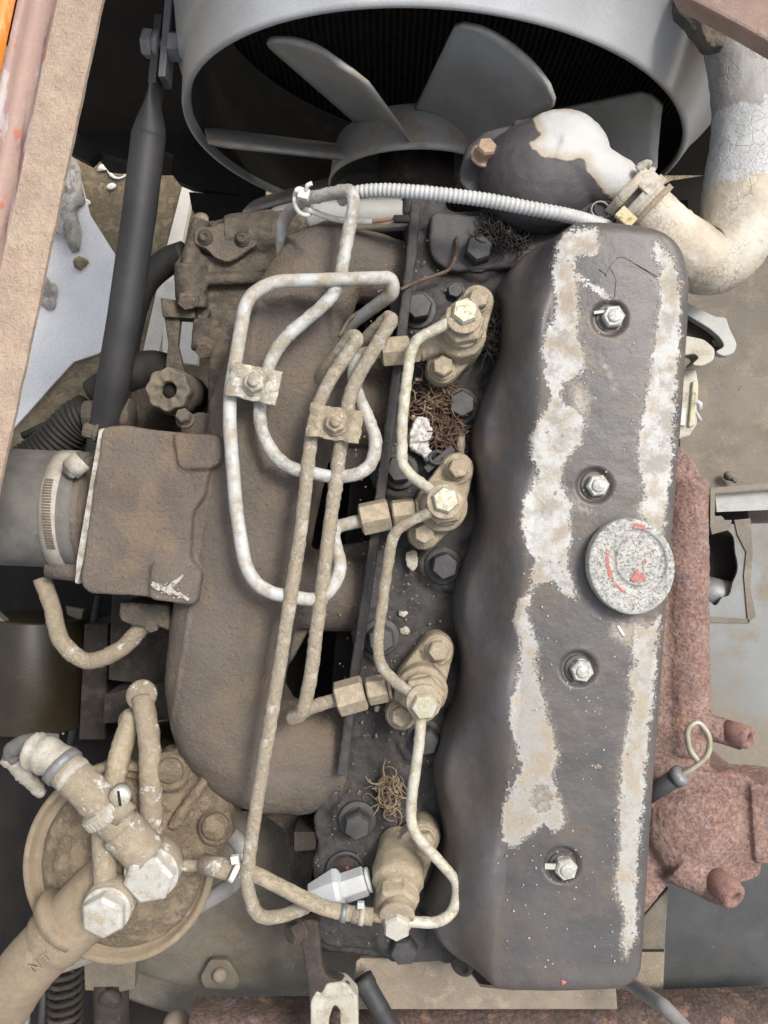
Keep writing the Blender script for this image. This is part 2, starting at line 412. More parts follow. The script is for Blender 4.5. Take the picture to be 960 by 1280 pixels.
def m_hose_cream():
    g = G('hose_cream')
    base = g.mix(g.step(g.noise(70, 5), .35, .65), (.46, .40, .31), (.53, .50, .44))
    vd = g.math('ADD', g.voro(15, 'DISTANCE_TO_EDGE'), g.math('MULTIPLY', g.math('SUBTRACT', g.noise(14, 5, .7), .5), .16))
    crack = g.math('SUBTRACT', 1.0, g.step(vd, .0, .055))
    crack = g.math('MULTIPLY', crack, g.step(g.noise(45, 3, .5, 2), .40, .52))
    vd2 = g.math('ADD', g.voro(6, 'DISTANCE_TO_EDGE'), g.math('MULTIPLY', g.noise(5, 5, .7), .12))
    c2 = g.math('MULTIPLY', g.math('SUBTRACT', 1.0, g.step(vd2, .04, .11)), g.step(g.noise(50, 3, .5, 13), .46, .58))
    crack = g.math('MAXIMUM', g.math('MULTIPLY', crack, g.step(g.noise(90, 2, .5, 11), .44, .56)), g.math('MULTIPLY', c2, .8))
    col = g.mix(g.math('MULTIPLY', crack, .38), base, (.25, .19, .13))
    sm = g.step(g.noise(60, 6, .65, 4), .48, .62)
    col = g.mix(g.math('MULTIPLY', sm, .55), col, (.33, .27, .20))
    # upper stretch painted silver grey with a torn edge
    sp = nd(g.nt, 'ShaderNodeSeparateXYZ'); g.nt.links.new(g.pos, sp.inputs[0])
    y = g.math('ADD', sp.outputs[1], g.math('MULTIPLY', g.noise(26, 6, .7, 7), 90))
    up = g.step(y, 490, 500)
    col = g.mix(up, col, g.mix(g.noise(30, 5, .6, 8), (.42, .425, .43), (.50, .505, .50)))
    up2 = g.step(y, 598, 603); col = g.mix(g.math('MULTIPLY', up2, .6), col, (.22, .185, .155))
    up3 = g.step(y, 612, 616); col = g.mix(up3, col, g.mix(g.noise(8, 5, .7, 9, stretch=(1, .25, 1, 60)), (.20, .19, .18), (.46, .45, .43)))
    n = g.bump(g.noise(2.5, 4, .7), .5)
    n = g.bump(g.math('SUBTRACT', 0.0, crack), .8, 1, n)
    n = g.bump(g.noise(30, 4, .6, 3), 4, 1, n)
    return g.out(col, .7, 0, n)
M['hose_cream'] = m_hose_cream()

def m_rust(name='rust', a=(.215, .128, .105), b=(.275, .182, .152), scale=(.38, .295, .275), dark=(.075, .045, .045)):
    g = G(name)
    base = g.mix(g.step(g.noise(60, 5), .35, .65), a, b)
    pale = g.step(g.noise(7, 6, .75, 2), .47, .60)
    base = g.mix(g.math('MULTIPLY', pale, .35), base, scale)
    orr = g.step(g.noise(26, 6, .65, 8), .52, .66); base = g.mix(g.math('MULTIPLY', orr, .55), base, (.34, .20, .135))
    mv = g.step(g.noise(34, 5, .6, 12), .54, .68); base = g.mix(g.math('MULTIPLY', mv, .55), base, (.20, .15, .15))
    dk = g.step(g.noise(4.5, 4, .6, 4), .54, .64)
    base = g.mix(g.math('MULTIPLY', dk, .45), base, dark)
    v = g.voro(7)
    base = g.mix(.4, base, g.mix(v, (.6, .5, .5), (1.5, 1.5, 1.5)), 'MULTIPLY')
    n = g.bump(g.noise(4, 6, .72, 1), 2.6)
    n = g.bump(v, 1.2, 1, n)
    n = g.bump(g.step(g.noise(16, 5, .7, 9), .48, .54), .9, 1, n)
    return g.out(base, .9, 0, n)
M['rust'] = m_rust()
M['rust_beam'] = m_rust('rust_beam', (.072, .048, .042), (.11, .078, .062), (.15, .115, .10), (.04, .027, .024))

def m_thermo_white():
    g = G('thermo')
    base = g.mix(g.step(g.noise(60, 4), .35, .65), (.045, .041, .043), (.062, .057, .06))
    a = g.math('ADD', g.attr('pm'), g.math('MULTIPLY', g.math('SUBTRACT', g.noise(22, 4, .55, 1), .5), 16))
    m = g.step(a, -1.5, 2.5)
    e = g.step(a, 16, 2)
    white = g.mix(g.noise(40, 4), (.43, .43, .425), (.50, .50, .49))
    white = g.mix(g.math('MULTIPLY', e, .75), white, (.36, .28, .185))
    col = g.mix(m, base, white)
    n = g.bump(g.noise(2.4, 4, .7), .8)
    n = g.bump(m, 1.0, 1, n)
    return g.out(col, g.mixf(m, .55, .7), 0, n)
M['thermo'] = m_thermo_white()

def m_cover():
    g = G('cover_paint')
    base = g.mix(g.step(g.noise(95, 4, .55), .35, .65), (.066, .062, .063), (.088, .083, .083))
    brown = g.step(g.noise(70, 5, .6, 4), .44, .64)
    base = g.mix(g.math('MULTIPLY', brown, .6), base, (.115, .09, .07))
    fine = g.noise(2.0, 3, .7)
    base = g.mix(.5, base, g.mix(fine, (.55, .55, .55), (1.4, 1.4, 1.4)), 'MULTIPLY')
    film = g.step(g.noise(26, 8, .7, 12), .56, .74)
    base = g.mix(g.math('MULTIPLY', film, .22), base, (.2, .19, .18))
    speck = g.step(g.noise(3.2, 3, .6, 6), .735, .76)
    base = g.mix(speck, base, (.42, .39, .34))
    sc1 = g.step(g.noise(1.5, 2, .5, 21, stretch=(1, .06, 1, 24)), .74, .77)
    base = g.mix(g.math('MULTIPLY', sc1, .35), base, (.25, .24, .23))
    # worn patches
    w = g.math('ADD', g.attr('pm'), g.math('MULTIPLY', g.math('SUBTRACT', g.noise(20, 4, .55, 1), .5), 12))
    w = g.math('ADD', w, g.math('MULTIPLY', g.math('SUBTRACT', g.noise(6, 8, .8, 2), .5), 30))
    spread = g.math('ADD', 5.0, g.math('MULTIPLY', g.step(g.noise(38, 3, .5, 18), .42, .64), 34.0))
    w = g.math('ADD', w, g.math('MULTIPLY', g.math('SUBTRACT', g.noise(2.6, 4, .75, 19), .5), spread))
    m = g.math('MULTIPLY', g.step(w, -1.6, 1.8), g.mixf(g.step(g.noise(16, 6, .7, 16), .56, .70), 1.0, .8))
    grey = g.step(g.noise(30, 8, .7, 3), .44, .62)
    white = g.mix(g.math('MAXIMUM', grey, g.attr('ag')), (.49, .485, .47), (.31, .295, .265))
    white = g.mix(g.math('MULTIPLY', g.step(g.noise(34, 5, .62, 9), .43, .60), .7), white, (.34, .275, .19))
    lay = g.step(g.math('SUBTRACT', w, g.math('MULTIPLY', g.step(g.noise(30, 5, .62, 15), .56, .74), 13)), -2.5, 2.5)
    white = g.mix(lay, g.mix(g.noise(12, 5, .7, 17), (.22, .19, .15), (.36, .34, .30)), white)
    pit = g.step(g.noise(3.4, 5, .75, 8), .60, .70)
    white = g.mix(g.math('MULTIPLY', pit, .5), white, (.17, .16, .155))
    rim = g.step(w, 7, 0)
    white = g.mix(g.math('MULTIPLY', rim, .3), white, (.66, .66, .65))
    lip = g.math('MULTIPLY', g.step(w, -3.2, -1.2), g.math('SUBTRACT', 1.0, m))  # faint dark outline: grime, with the lifted edge's shadow painted in
    base = g.mix(g.math('MULTIPLY', lip, .10), base, (.04, .037, .036))
    col = g.mix(m, base, white)
    # thin rubbed zone
    t = g.math('MAXIMUM', g.attr('tm'), g.math('SUBTRACT', g.attr('hm'), 2.0))
    t = g.math('ADD', t, g.math('MULTIPLY', g.math('SUBTRACT', g.noise(7, 9, .8, 5), .5), 50))
    tm = g.math('MULTIPLY', g.step(t, -4, 14), g.math('SUBTRACT', 1.0, m))
    col = g.mix(g.math('MULTIPLY', tm, .85), col, g.mix(g.noise(12, 4, .6, 7), (.24, .19, .135), (.42, .39, .34)))
    r = g.mixf(m, g.mixf(fine, .34, .52), .75)
    h = g.math('ADD', g.math('MULTIPLY', m, g.math('SUBTRACT', g.noise(3, 5, .8, 10), .5)), g.math('MULTIPLY', fine, .3))
    n = g.bump(h, 1.3); n = g.bump(g.math('SUBTRACT', 0.0, m), .35, 1, n)
    n = g.bump(g.noise(28, 4, .5, 11), 2.2, 1, n)
    return g.out(col, r, 0, n)
M['cover'] = m_cover()

def m_cap():
    g = G('oil_cap')
    base = g.mix(g.step(g.noise(14, 6, .7), .42, .6), (.44, .43, .40), (.33, .325, .305))
    v = g.step(g.noise(3.6, 5, .75, 2, dist=1.2), .54, .60)
    base = g.mix(g.math('MULTIPLY', v, .5), base, (.10, .098, .092))
    n = g.bump(g.math('SUBTRACT', 1.0, v), .7)
    n = g.bump(g.noise(2, 4, .7), .6, 1, n)
    return g.out(base, .6, .1, n)
M['cap'] = m_cap()

def m_rail():
    g = G('rail_web')
    nz = g.noise(60, 6, .65, 1, stretch=(1, .22, 1, 0))
    base = g.mix(g.step(nz, .42, .52), (.17, .085, .08), (.36, .25, .22))
    pw = g.step(g.noise(46, 6, .62, 2, stretch=(1, .35, 1, 0)), .53, .60)
    base = g.mix(g.math('MULTIPLY', pw, .8), base, (.48, .46, .46))
    rd = g.step(g.noise(30, 6, .6, 5), .58, .65)
    base = g.mix(g.math('MULTIPLY', rd, .7), base, (.45, .11, .05))
    dst = g.step(g.noise(26, 8, .75, 8), .45, .7)
    base = g.mix(g.math('MULTIPLY', dst, .55), base, (.42, .32, .24))
    n = g.bump(g.noise(3, 5, .7), 1.0)
    return g.out(base, .7, 0, n)
M['rail_web'] = m_rail()
def m_orange():
    g = G('rail_orange')
    base = g.mix(g.step(g.noise(30, 5, .6, 1, stretch=(1, .35, 1, 0)), .48, .62), (.75, .20, .02), (.68, .52, .32))
    return g.out(base, .5, 0, g.bump(g.noise(4, 4), .4))
M['rail_orange'] = m_orange()

def poly_sd(P, poly):
    """signed distance (positive inside) of N 2-D points to a polygon"""
    poly = np.array(poly, float); best = np.full(len(P), 1e9); inside = np.zeros(len(P), bool)
    for i in range(len(poly)):
        a = poly[i-1]; b = poly[i]; ab = b-a
        t = np.clip(((P-a)@ab)/(ab@ab+1e-9), 0, 1)
        d = np.hypot(*(P-(a+t[:, None]*ab)).T); best = np.minimum(best, d)
        c = ((a[1] > P[:, 1]) != (b[1] > P[:, 1]))
        xx = (b[0]-a[0])*(P[:, 1]-a[1])/(b[1]-a[1]+1e-12)+a[0]
        inside ^= c & (P[:, 0] < xx)
    return np.where(inside, best, -best)
def set_attr(me, name, vals):
    a = me.attributes.new(name, 'FLOAT', 'POINT'); a.data.foreach_set('value', np.asarray(vals, np.float32))
def px_of(me, org):
    n = len(me.vertices); A = np.zeros(n*3); me.vertices.foreach_get('co', A); A = A.reshape(-1, 3)/S+np.array(org)
    k = D/(D-A[:, 2]); return np.stack([480+A[:, 0]*k, 640-A[:, 1]*k], 1)
def freeze(o):
    dg = bpy.context.evaluated_depsgraph_get()
    me = bpy.data.meshes.new_from_object(o.evaluated_get(dg)); o.modifiers.clear(); o.data = me
    return me
# ------------------------------------------------------------------ the setting
def sheet(name, poly, z, mat, thick=0, label=None):
    mb = MB(); mb.prism(poly, z, z-(thick or 4))
    return mb.build(name, mat)
g_ = MB(); g_.box(Vector((0, 0, -1540)), Vector((60000, 0, 0)), Vector((0, 60000, 0)), Vector((0, 0, 40)))
tag(g_.build('ground', M['soil']), kind='structure')
tag(sheet('sunlit_concrete', [(40, 150), (92, 190), (112, 268), (146, 322), (150, 420), (122, 442), (92, 452), (66, 480), (38, 512), (8, 545), (-60, 560), (-60, 150)], -1488, M['concrete'], 10), kind='structure')  # concrete slab, sunlit brightness painted into its pale colour

def rock(px, py, z, r, name, label, mat, seed, stretch=(1, 1, .6), cat='stone', group=None):
    rr = random.Random(seed); c = at(px, py, z); R = W(r, z)
    mb = MB(); mb.ball(c, R, 18, stretch)
    mb.v = [tuple(Vector(v)+(Vector(v)-c)*(mnoise.noise(Vector(v)*(1.1/R)+Vector((seed, 0, 0)))*.75+.25*mnoise.noise(Vector(v)*(4/R)))) for v in mb.v]
    return tag(mb.build(name, mat), label, cat, group)
# the long chunk of rubble
rock(84, 252, -1470, 20, 'rubble_chunk', 'long knobbly grey chunk of rubble beside the rail, on the pale concrete edge', M['rubble'], 3, (.9, 2.3, .8), 'rubble')
rock(60, 366, -1478, 12, 'rubble_chunk', 'small crumbling grey lump on the pale concrete below the round pebble', M['rubble'], 9, (.9, 1.5, .6), 'rubble')
rock(99, 329, -1478, 8, 'pebble', 'round brown pebble alone on the pale concrete', M['soil'], 5, (1, .9, .7), 'pebble')
for k, (x, y, r, l) in enumerate([(128, 209, 6, 'white scrap on the soil at the left end of the white ring of litter'), (139, 233, 5, 'white scrap on the soil just below the white ring of litter'), (107, 254, 5, 'white scrap on the soil touching the right side of the long rubble chunk'), (193, 234, 3, 'tiny turquoise scrap on the soil right of the black rod')]):
    m_ = M['litter']
    if k == 3:
        m_ = grimy('scrap_turquoise', (.05, .4, .36), (.1, .45, .4), dust_amt=.1)
    rock(x, y, -1494, r, 'litter_scrap', l, m_, 20+k, (1, .8, .5), 'litter')
p_ = [at(148+14*math.cos(t), 213+7*math.sin(t)-3*math.cos(t*2), -1493) for t in [i*.38 for i in range(14)]]
tag(MB().tube(p_, lambda f: 4+2*math.sin(f*17), 7, jit=2).build('litter_ring', M['litter']), 'torn white ring of litter half hidden by the black rod', 'litter')
tag(sheet('pale_board_and_ground', [(229, 228), (240, 230), (236, 262), (224, 318), (196, 452), (176, 452), (205, 322)], -1460, M['board_pale'], 30), 'long pale board lying on the soil beyond the black rod', 'board')
tag(sheet('pale_board_and_ground', [(205, 352), (250, 352), (246, 455), (203, 450)], -1400, M['board_pale'], 30), 'short wide pale sheet standing in for bright ground in the gap beside the injection pump', 'board')  # raised pale sheet, painted brightness of the ground behind the pump

# black sheet in place of the shaded cavity at upper left, ragged lower edge
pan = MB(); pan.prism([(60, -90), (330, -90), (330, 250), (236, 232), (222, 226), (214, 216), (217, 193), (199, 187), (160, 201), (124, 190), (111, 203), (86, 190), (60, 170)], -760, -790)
tag(pan.build('cavity_shade', M['void']), 'black ragged sheet standing in for the shaded cavity behind the dark rod at upper left', 'panel')

# left rail
rail = thing('frame_rail', 'weathered flanged steel rail with rust, dust and orange paint crossing the left edge', 'frame rail', 60, 300, 30)
def strip(name, pts, z0, z1, mat, par, bev=0):
    mb = MB(); mb.prism(pts, z0, z1); return mb.build(name, mat, par, bevel=bev)
def rx(y, off): return 128-y*(128/605.0)+off       # right edge of the rail at photo row y
def band(o0, o1, y0=-60, y1=720, n=30, jag=0):
    a = [(rx(y0+(y1-y0)*i/n, o0), y0+(y1-y0)*i/n) for i in range(n+1)]
    b = [(rx(y0+(y1-y0)*i/n, o1)+rng.uniform(-jag, jag), y0+(y1-y0)*i/n) for i in range(n+1)]
    return a+b[::-1]
strip('top_flange', band(-56, 0, jag=.7), 40, 33, M['rail_lip'], rail)
def sweep_strip(name, prof, mat):
    """prof: (offset from the rail's right edge in px, z); swept down the picture"""
    mb = MB(); ys = [-60+780*i/40 for i in range(41)]; vs = []
    for y in ys:
        for (o_, z) in prof:
            b = at(rx(y, 0), y, 40); vs.append(b+Vector((o_, 0, z-40)))
    n = len(prof)
    fs = [(i*n+k+1, i*n+k, (i+1)*n+k, (i+1)*n+k+1) for i in range(40) for k in range(n-1)]
    mb.add(vs, fs)
    return mb.build(name, mat, rail)
sweep_strip('rail_web', [(-55, 37), (-59, 34), (-63, 28), (-68, 22), (-76, 17), (-86, 15), (-92, 17), (-95, 24), (-97, 32), (-99, 34), (-106, 33), (-110, 22), (-111, 0)], M['rail_web'])
sweep_strip('painted_edge', [(-110, 30), (-112, 38), (-116, 41), (-150, 42), (-155, 30), (-155, -40)], M['rail_orange'])

# strut rod
rod = thing('strut_rod', 'dark grey tubular rod with a flattened bolted upper end, left of the fan shroud', 'rod', 165, 330, -230)
Z = -230
path = [at(118, 620, -330), at(143, 470, -262), at(155, 400, -245), at(175, 260, Z), at(186, 168, Z)]
mb = MB(); pts = resample(path, 12); mb.tube(pts, W(21, Z), 22)
mb.build('tube', M['rod'], rod)
mb = MB()      # the taper from tube to flat
vs = []; fs = []; nseg = 20; nr = 12
for i in range(nr):
    f = i/(nr-1); c = at(186+f*9, 172-f*58, Z); wz = W(21, Z)*(1-f)+W(26, Z)*f
    wx = W(21, Z)+(W(5, Z)-W(21, Z))*(f*f*(3-2*f))
    ax = Vector((.98, -.19, 0))
    for k in range(nseg):
        a = 2*math.pi*k/nseg; vs.append(c+ax*math.cos(a)*wx+Vector((0, 0, 1))*math.sin(a)*wz)
for i in range(nr-1):
    for k in range(nseg):
        a = i*nseg+k; b = i*nseg+(k+1) % nseg; fs.append((a, b, b+nseg, a+nseg))
mb.add(vs, [f[::-1] for f in fs]); c0 = at(195, 114, Z); c1 = at(203, 30, Z)
d = (c1-c0)/2
mb.box((c0+c1)/2, Vector((W(4.5, Z), 0, 0)), d, Vector((0, 0, W(20, Z))))
mb.build('flattened_end', M['rod'], rod)
lug = MB(); a0 = at(219, -40, Z+6); a1 = at(206, 104, Z+6)
lug.box((a0+a1)/2, Vector((W(4.5, Z), 0, 0)), (a1-a0)/2, Vector((0, 0, 20)))
lug_o = lug.build('lug_plate', M['steel_dull'], rod, bevel=1.5)
ax = (at(180, 58, Z)-at(236, 64, Z)).normalized(); cb = at(207, 57, Z+16)
h = MB(); h.lathe(cb+ax*9, ax, [(W(17, Z), 0), (W(17, Z), 6)], 24); h.lathe(cb+ax*15, ax, [(W(14, Z), 0), (W(14, Z), 4)], 24)
h.build('washer', M['steel_dull'], rod)
MB().hexa(cb+ax*18, ax, W(17, Z), 16, .3).build('bolt_head', M['steel_dull'], rod)
MB().hexa(cb-ax*7, -ax, W(18, Z), 19, .1).build('nut', M['steel_dull'], rod)
MB().tube([cb+ax*30, cb-ax*34], W(6.5, Z), 12).build('bolt_shank', M['steel_dull'], rod)

# ------------------------------------------------------------------ fan, shroud, radiator
X0, Z0, R0 = 102.0, -382.0, 405.0
YN = 618.0
shr = thing('fan_shroud', 'round silver grey sheet metal fan shroud ring at the top', 'fan shroud', 480, 60, -100)
def ring(prof, seg=120):
    """prof of (radius, y)"""
    vs = []; fs = []; n = len(prof)
    for k in range(seg):
        a = 2*math.pi*k/seg
        for (r, y) in prof: vs.append(Vector((X0+(y-YN)*.40-.2*r*math.cos(a)+r*math.sin(a), y, Z0+r*math.cos(a))))
    for k in range(seg):
        for i in range(n-1):
            a = k*n+i; b = ((k+1) % seg)*n+i; fs.append((a, a+1, b+1, b))
    return MB().add(vs, fs)
ring([(R0-5, YN+12), (R0-5, YN+6), (R0-3, YN), (R0+3, YN), (R0+6, YN+5), (R0+24, YN+60), (R0+30, YN+64), (R0+35, YN+70), (R0+66, YN+140), (R0+96, YN+195), (R0+104, YN+200), (R0+60, YN+200)]).build('shroud_ring', M['shroud'], shr)
ring([(R0+46, YN+197), (R0-6, YN+10)]).build('inner_skin', M['core'], shr)
sk = MB(); sk.prism([(236, 240), (520, 262), (620, 262), (620, 312), (330, 312), (262, 296), (240, 262)], -760, -830); sk.build('shade_skirt', M['void'], shr)  # added black sheet, shade painted in under the ring
# shroud back plate (rectangle with the round hole)
vs = []; fs = []; seg = 96
for k in range(seg):
    a = 2*math.pi*k/seg; s_, c_ = math.sin(a), math.cos(a)
    q = 1/max(abs(s_)/760, abs(c_)/600)
    vs += [Vector((X0+78-.2*(R0+90)*c_+(R0+90)*s_, YN+192, Z0+(R0+90)*c_)), Vector((X0+q*s_, YN+196, Z0+q*c_))]
for k in range(seg):
    a = 2*k; b = 2*((k+1) % seg); fs.append((a, a+1, b+1, b))
MB().add(vs, fs, False).build('shroud_plate', M['void'], shr)
# the flat black skirt stands in for the shade below the shroud ring
rad = thing('radiator', 'dark finned radiator core seen through the fan opening', 'radiator', 480, 60, -300)
mb = MB(); mb.box(Vector((X0, YN+300, Z0)), Vector((720, 0, 0)), Vector((0, 40, 0)), Vector((0, 0, 560)))
mb.build('core_block', M['core'], rad)
tubes = MB()
for i in range(112):
    x = X0-660+i*12; tubes.box(Vector((x, YN+256, Z0)), Vector((2.0, 0, 0)), Vector((0, 6, 0)), Vector((0, 0, 520)))
tag(tubes.build('core_tubes', M['core'], rad), kind='stuff')
fins = MB()
for i in range(120):
    z = Z0-500+i*8.6; fins.box(Vector((X0, YN+258, z)), Vector((670, 0, 0)), Vector((0, 3.5, 0)), Vector((0, 0, .9)))
tag(fins.build('core_fins', M['core'], rad), kind='stuff')

fan = thing('cooling_fan', 'grey metal cooling fan with broad pitched blades inside the shroud', 'fan', 480, 180, -400)
FX, FZ, FY = 56.0, -430.0, 640.0
vs = []; fs = []; n = 0
prof = [(150, FY-66), (154, FY-64), (150, FY-50), (146, FY-20), (140, FY+6), (124, FY+20), (60, FY+22), (50, FY+12), (44, FY-40)]
seg = 60; vs = []; fs = []; n = len(prof)
for k in range(seg):
    a = 2*math.pi*k/seg
    for (r, y) in prof: vs.append(Vector((FX+r*math.sin(a), y, FZ+r*math.cos(a))))
for k in range(seg):
    for i in range(n-1):
        a = k*n+i; b = ((k+1) % seg)*n+i; fs.append((a, a+1, b+1, b))
MB().add(vs, fs).build('hub', M['fan'], fan)
mb = MB(); mb.tube([Vector((FX, FY-190, FZ+40)), Vector((FX, FY+10, FZ+10))], 66, 28); mb.build('hub_shaft', M['deep'], fan)
def blade(phi, pitch, L=232):
    """phi from up (z) towards +x; broad paddle, cambered, with rounded outer corners"""
    e = Vector((math.sin(phi), 0, math.cos(phi))); t = Vector((math.cos(phi), 0, -math.sin(phi)))
    w_ = t*math.cos(pitch)+Vector((0, 1, 0))*math.sin(pitch); nrm = e.cross(w_).normalized()
    nu, nv = 16, 12; vs = []; fs = []
    for i in range(nu+1):
        u = i/nu; r = 128+u*L
        hw = 58+34*u
        if u > .86: hw *= 1-.35*((u-.86)/.14)**2
        for j in range(nv+1):
            v = j/nv*2-1
            tw = 1-.18*u
            vs.append(Vector((FX, FY-18, FZ))+e*r+w_*(hw*v)+nrm*(14*(1-v*v)-8)*tw)
    for s_ in (0,):
        for i in range(nu):
            for j in range(nv):
                a = i*(nv+1)+j; fs.append((a, a+1, a+nv+2, a+nv+1))
    o = MB().add(vs, fs).build('blade', M['fan'], fan)
    m = o.modifiers.new('s', 'SOLIDIFY'); m.thickness = 7*S; m.offset = 0
    return o
for phi in (20, 77, 130, 184, 236, 286, 336):
    blade(math.radians(phi), math.radians(-29), {77: 282, 336: 262}.get(phi, 236))

# ------------------------------------------------------------------ black floor painting in the shade of the engine bay, block, sumps
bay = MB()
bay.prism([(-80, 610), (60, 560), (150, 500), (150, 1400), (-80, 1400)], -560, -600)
bay.prism([(150, 1120), (1100, 1120), (1100, 1500), (150, 1500)], -640, -680)  # added black sheet for the shade low at the bottom
tag(bay.build('bay_shade_floor', M['void']), 'black floor sheet standing in for the shade of the engine bay left of the intake manifold', 'panel')

# left-hand clutter in the dark: canister, rods, box
can = MB(); c = at(38, 905, -430); can.tube([c, at(44, 770, -430)], lambda f: W(64, -430), 40)
tag(can.build('brown_canister', M['deep_green'], bevel=4), 'dim olive brown canister in the dark left of the intake manifold', 'canister')
tag(MB().tube([at(88, 930, -440), at(106, 830, -430), at(124, 745, -430)], W(5, -430), 10).build('thin_rod', M['rod']), 'thin dark rod standing in the dark left of the manifold, below the dusty hose', 'rod')
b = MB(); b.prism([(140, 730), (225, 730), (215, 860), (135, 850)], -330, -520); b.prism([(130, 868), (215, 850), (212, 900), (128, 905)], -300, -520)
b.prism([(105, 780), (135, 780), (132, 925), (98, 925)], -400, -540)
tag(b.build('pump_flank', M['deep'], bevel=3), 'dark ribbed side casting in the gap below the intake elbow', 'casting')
mb = MB(); mb.prism([(82, 758), (104, 762), (101, 776), (84, 768)], -420, -430)
tag(mb.build('tan_tab', M['plate_tan']), 'tiny tan metal tab in the dark inside the loop of the dusty hose', 'tab')
tag(MB().prism([(-30, 745), (9, 780), (8, 812), (-10, 830), (-30, 830)], -350, -370).build('leaf_tab', M['plate_tan']), 'tan metal tab at the left edge below the intake hose', 'tab')
tag(MB().tube(resample([at(79, 918, -425), at(79, 900, -425), at(80, 882, -425)], 3), 2.6, 8, jit=1).build('silver_scrap', M['nut_white']), 'short silver scrap of wire in the dark beside the thin rod', 'scrap')

# ------------------------------------------------------------------ right side background
tag(MB().prism([(800, 345), (850, 330), (900, 290), (1080, 200), (1080, 1400), (780, 1400)], -420, -440).build('side_panel', M['panel_dust']), 'dusty brown inner side panel on the right behind the exhaust manifold', 'panel')
tag(MB().prism([(780, 262), (838, 226), (1000, 200), (1000, 348), (800, 352)], -560, -580).build('gap_shade', M['void']), 'black sheet standing in for shade in the gap under the bend of the radiator hose', 'panel')  # added black sheet, paints the gap beside the shroud as shade
# hole with pipe
hp = thing('access_panel', 'pale blue grey sheet with peeling rectangle and dark oval hole, right of the rusty manifold', 'panel', 920, 740, -380)
outer = [(876, 656), (1060, 652), (1060, 1000), (876, 1000)]
# plate with a hole: ring of quads
def plate_hole(poly, cx, cy, rx_, ry_, z, th, name, mat, par, seg=48):
    vs = []; fs = []
    P = [Vector((x, y, 0)) for x, y in poly]
    def hit(a):
        dx, dy = math.cos(a), math.sin(a); best = None
        for p, q in zip(P, P[1:]+P[:1]):
            ex, ey = q.x-p.x, q.y-p.y; den = dx*ey-dy*ex
            if abs(den) < 1e-9: continue
            t = ((p.x-cx)*ey-(p.y-cy)*ex)/den; s_ = ((p.x-cx)*dy-(p.y-cy)*dx)/den
            if t > 0 and -1e-6 <= s_ <= 1+1e-6 and (best is None or t < best): best = t
        return (cx+dx*best, cy+dy*best)
    for k in range(seg):
        a = 2*math.pi*k/seg
        wob = 1+.06*math.sin(3*a+1)+(.05*math.sin(9*a))
        i_ = (cx+rx_*wob*math.cos(a), cy+ry_*wob*math.sin(a)); o_ = hit(a)
        vs += [at(*i_, z), at(*o_, z), at(*i_, z)+Vector((0, 0, -th)), at(*o_, z)+Vector((0, 0, -th))]
    for k in range(seg):
        a = 4*k; b = 4*((k+1) % seg)
        fs += [(a, a+1, b+1, b), (a+2, b+2, b+3, a+3), (a, b, b+2, a+2), (a+1, a+3, b+3, b+1)]
    return MB().add(vs, fs, False).build(name, mat, par)
plate_hole([(876, 656), (1060, 652), (1060, 1100), (876, 1100)], 895, 700, 25, 56, -360, 6, 'sheet', M['panel_blue'], hp)
MB().prism([(850, 620), (935, 620), (935, 770), (850, 770)], -410, -414).build('dark_backing', M['void'], hp)
mb = MB(); mb.tube([at(862, 735, -395), at(925, 750, -400)], W(20, -390), 24); mb.build('pipe_behind', M['steel_dull'], hp)
for (poly, dz) in [([(918, 650), (938, 648), (941, 690), (938, 735), (945, 770), (935, 778), (930, 720), (933, 690), (922, 668)], 3), ([(884, 771), (936, 774), (938, 779), (884, 778)], 3), ([(886, 650), (915, 650), (912, 662), (890, 668)], 2.5)]:
    MB().prism(poly, -360+dz, -360).build('peeling_edge', M['panel_dust'], hp)
br = thing('angle_bracket', 'thin silver blue angle bracket standing out of the side panel right of the manifold', 'bracket', 925, 615, -330)
MB().prism([(888, 610), (1040, 596), (1040, 604), (894, 616), (893, 655), (888, 656)], -322, -360).build('flange_edge', M['panel_blue'], br)
MB().prism([(894, 618), (1040, 606), (1040, 634), (896, 640)], -345, -352).build('shelf', M['silver_tube'], br)
rock(914, 597, -400, 8, 'mud_lump', 'small dried lump of mud on the side panel above the angle bracket', M['panel_dust'], 31, (1, .8, .7), 'mud')
tag(MB().prism([(826, 1085), (1080, 1040), (1080, 1300), (826, 1300)], -330, -345).build('lower_panel', M['panel_dark']), 'dark scuffed smooth sheet in the lower right corner below the rusty manifold', 'panel')
tag(MB().prism([(801, 1150), (836, 1110), (831, 1187), (800, 1187)], -210, -280).build('engine_corner', M['bell'], bevel=2), 'dark grey block corner right of the rocker cover foot', 'casting')
tag(MB().prism([(760, 1186), (831, 1186), (828, 1262), (760, 1262)], -300, -320).build('tan_plate_corner', M['plate_tan']), 'tan dusty plate end right of the rocker cover foot', 'plate')

# top right: brown beam, dark crumpled bracket
tag(MB().prism([(838, -40), (1000, -40), (1000, 75), (930, 34), (858, -4)], 60, 30).build('top_beam', grimy('beam_pinkbrown', (.22, .14, .115), (.28, .19, .155), dust=(.33, .25, .2), dust_amt=.4, rough=.8, grain=2, gd=.6), bevel=4), 'dusty pinkish brown beam across the top right corner', 'beam')
mb = MB(); mb.prism([(850, -40), (890, -40), (910, 20), (906, 58), (884, 60), (866, 34), (848, 14)], -60, -84); mb.prism([(852, -40), (866, -40), (892, 52), (884, 56)], -50, -70)
tag(mb.build('crumpled_bracket', M['cast_pump'], None, remesh=3, smooth_it=1, disp=[(40, 8), (10, 3)]), 'dark crumpled dirty bracket between shroud and top beam', 'bracket')

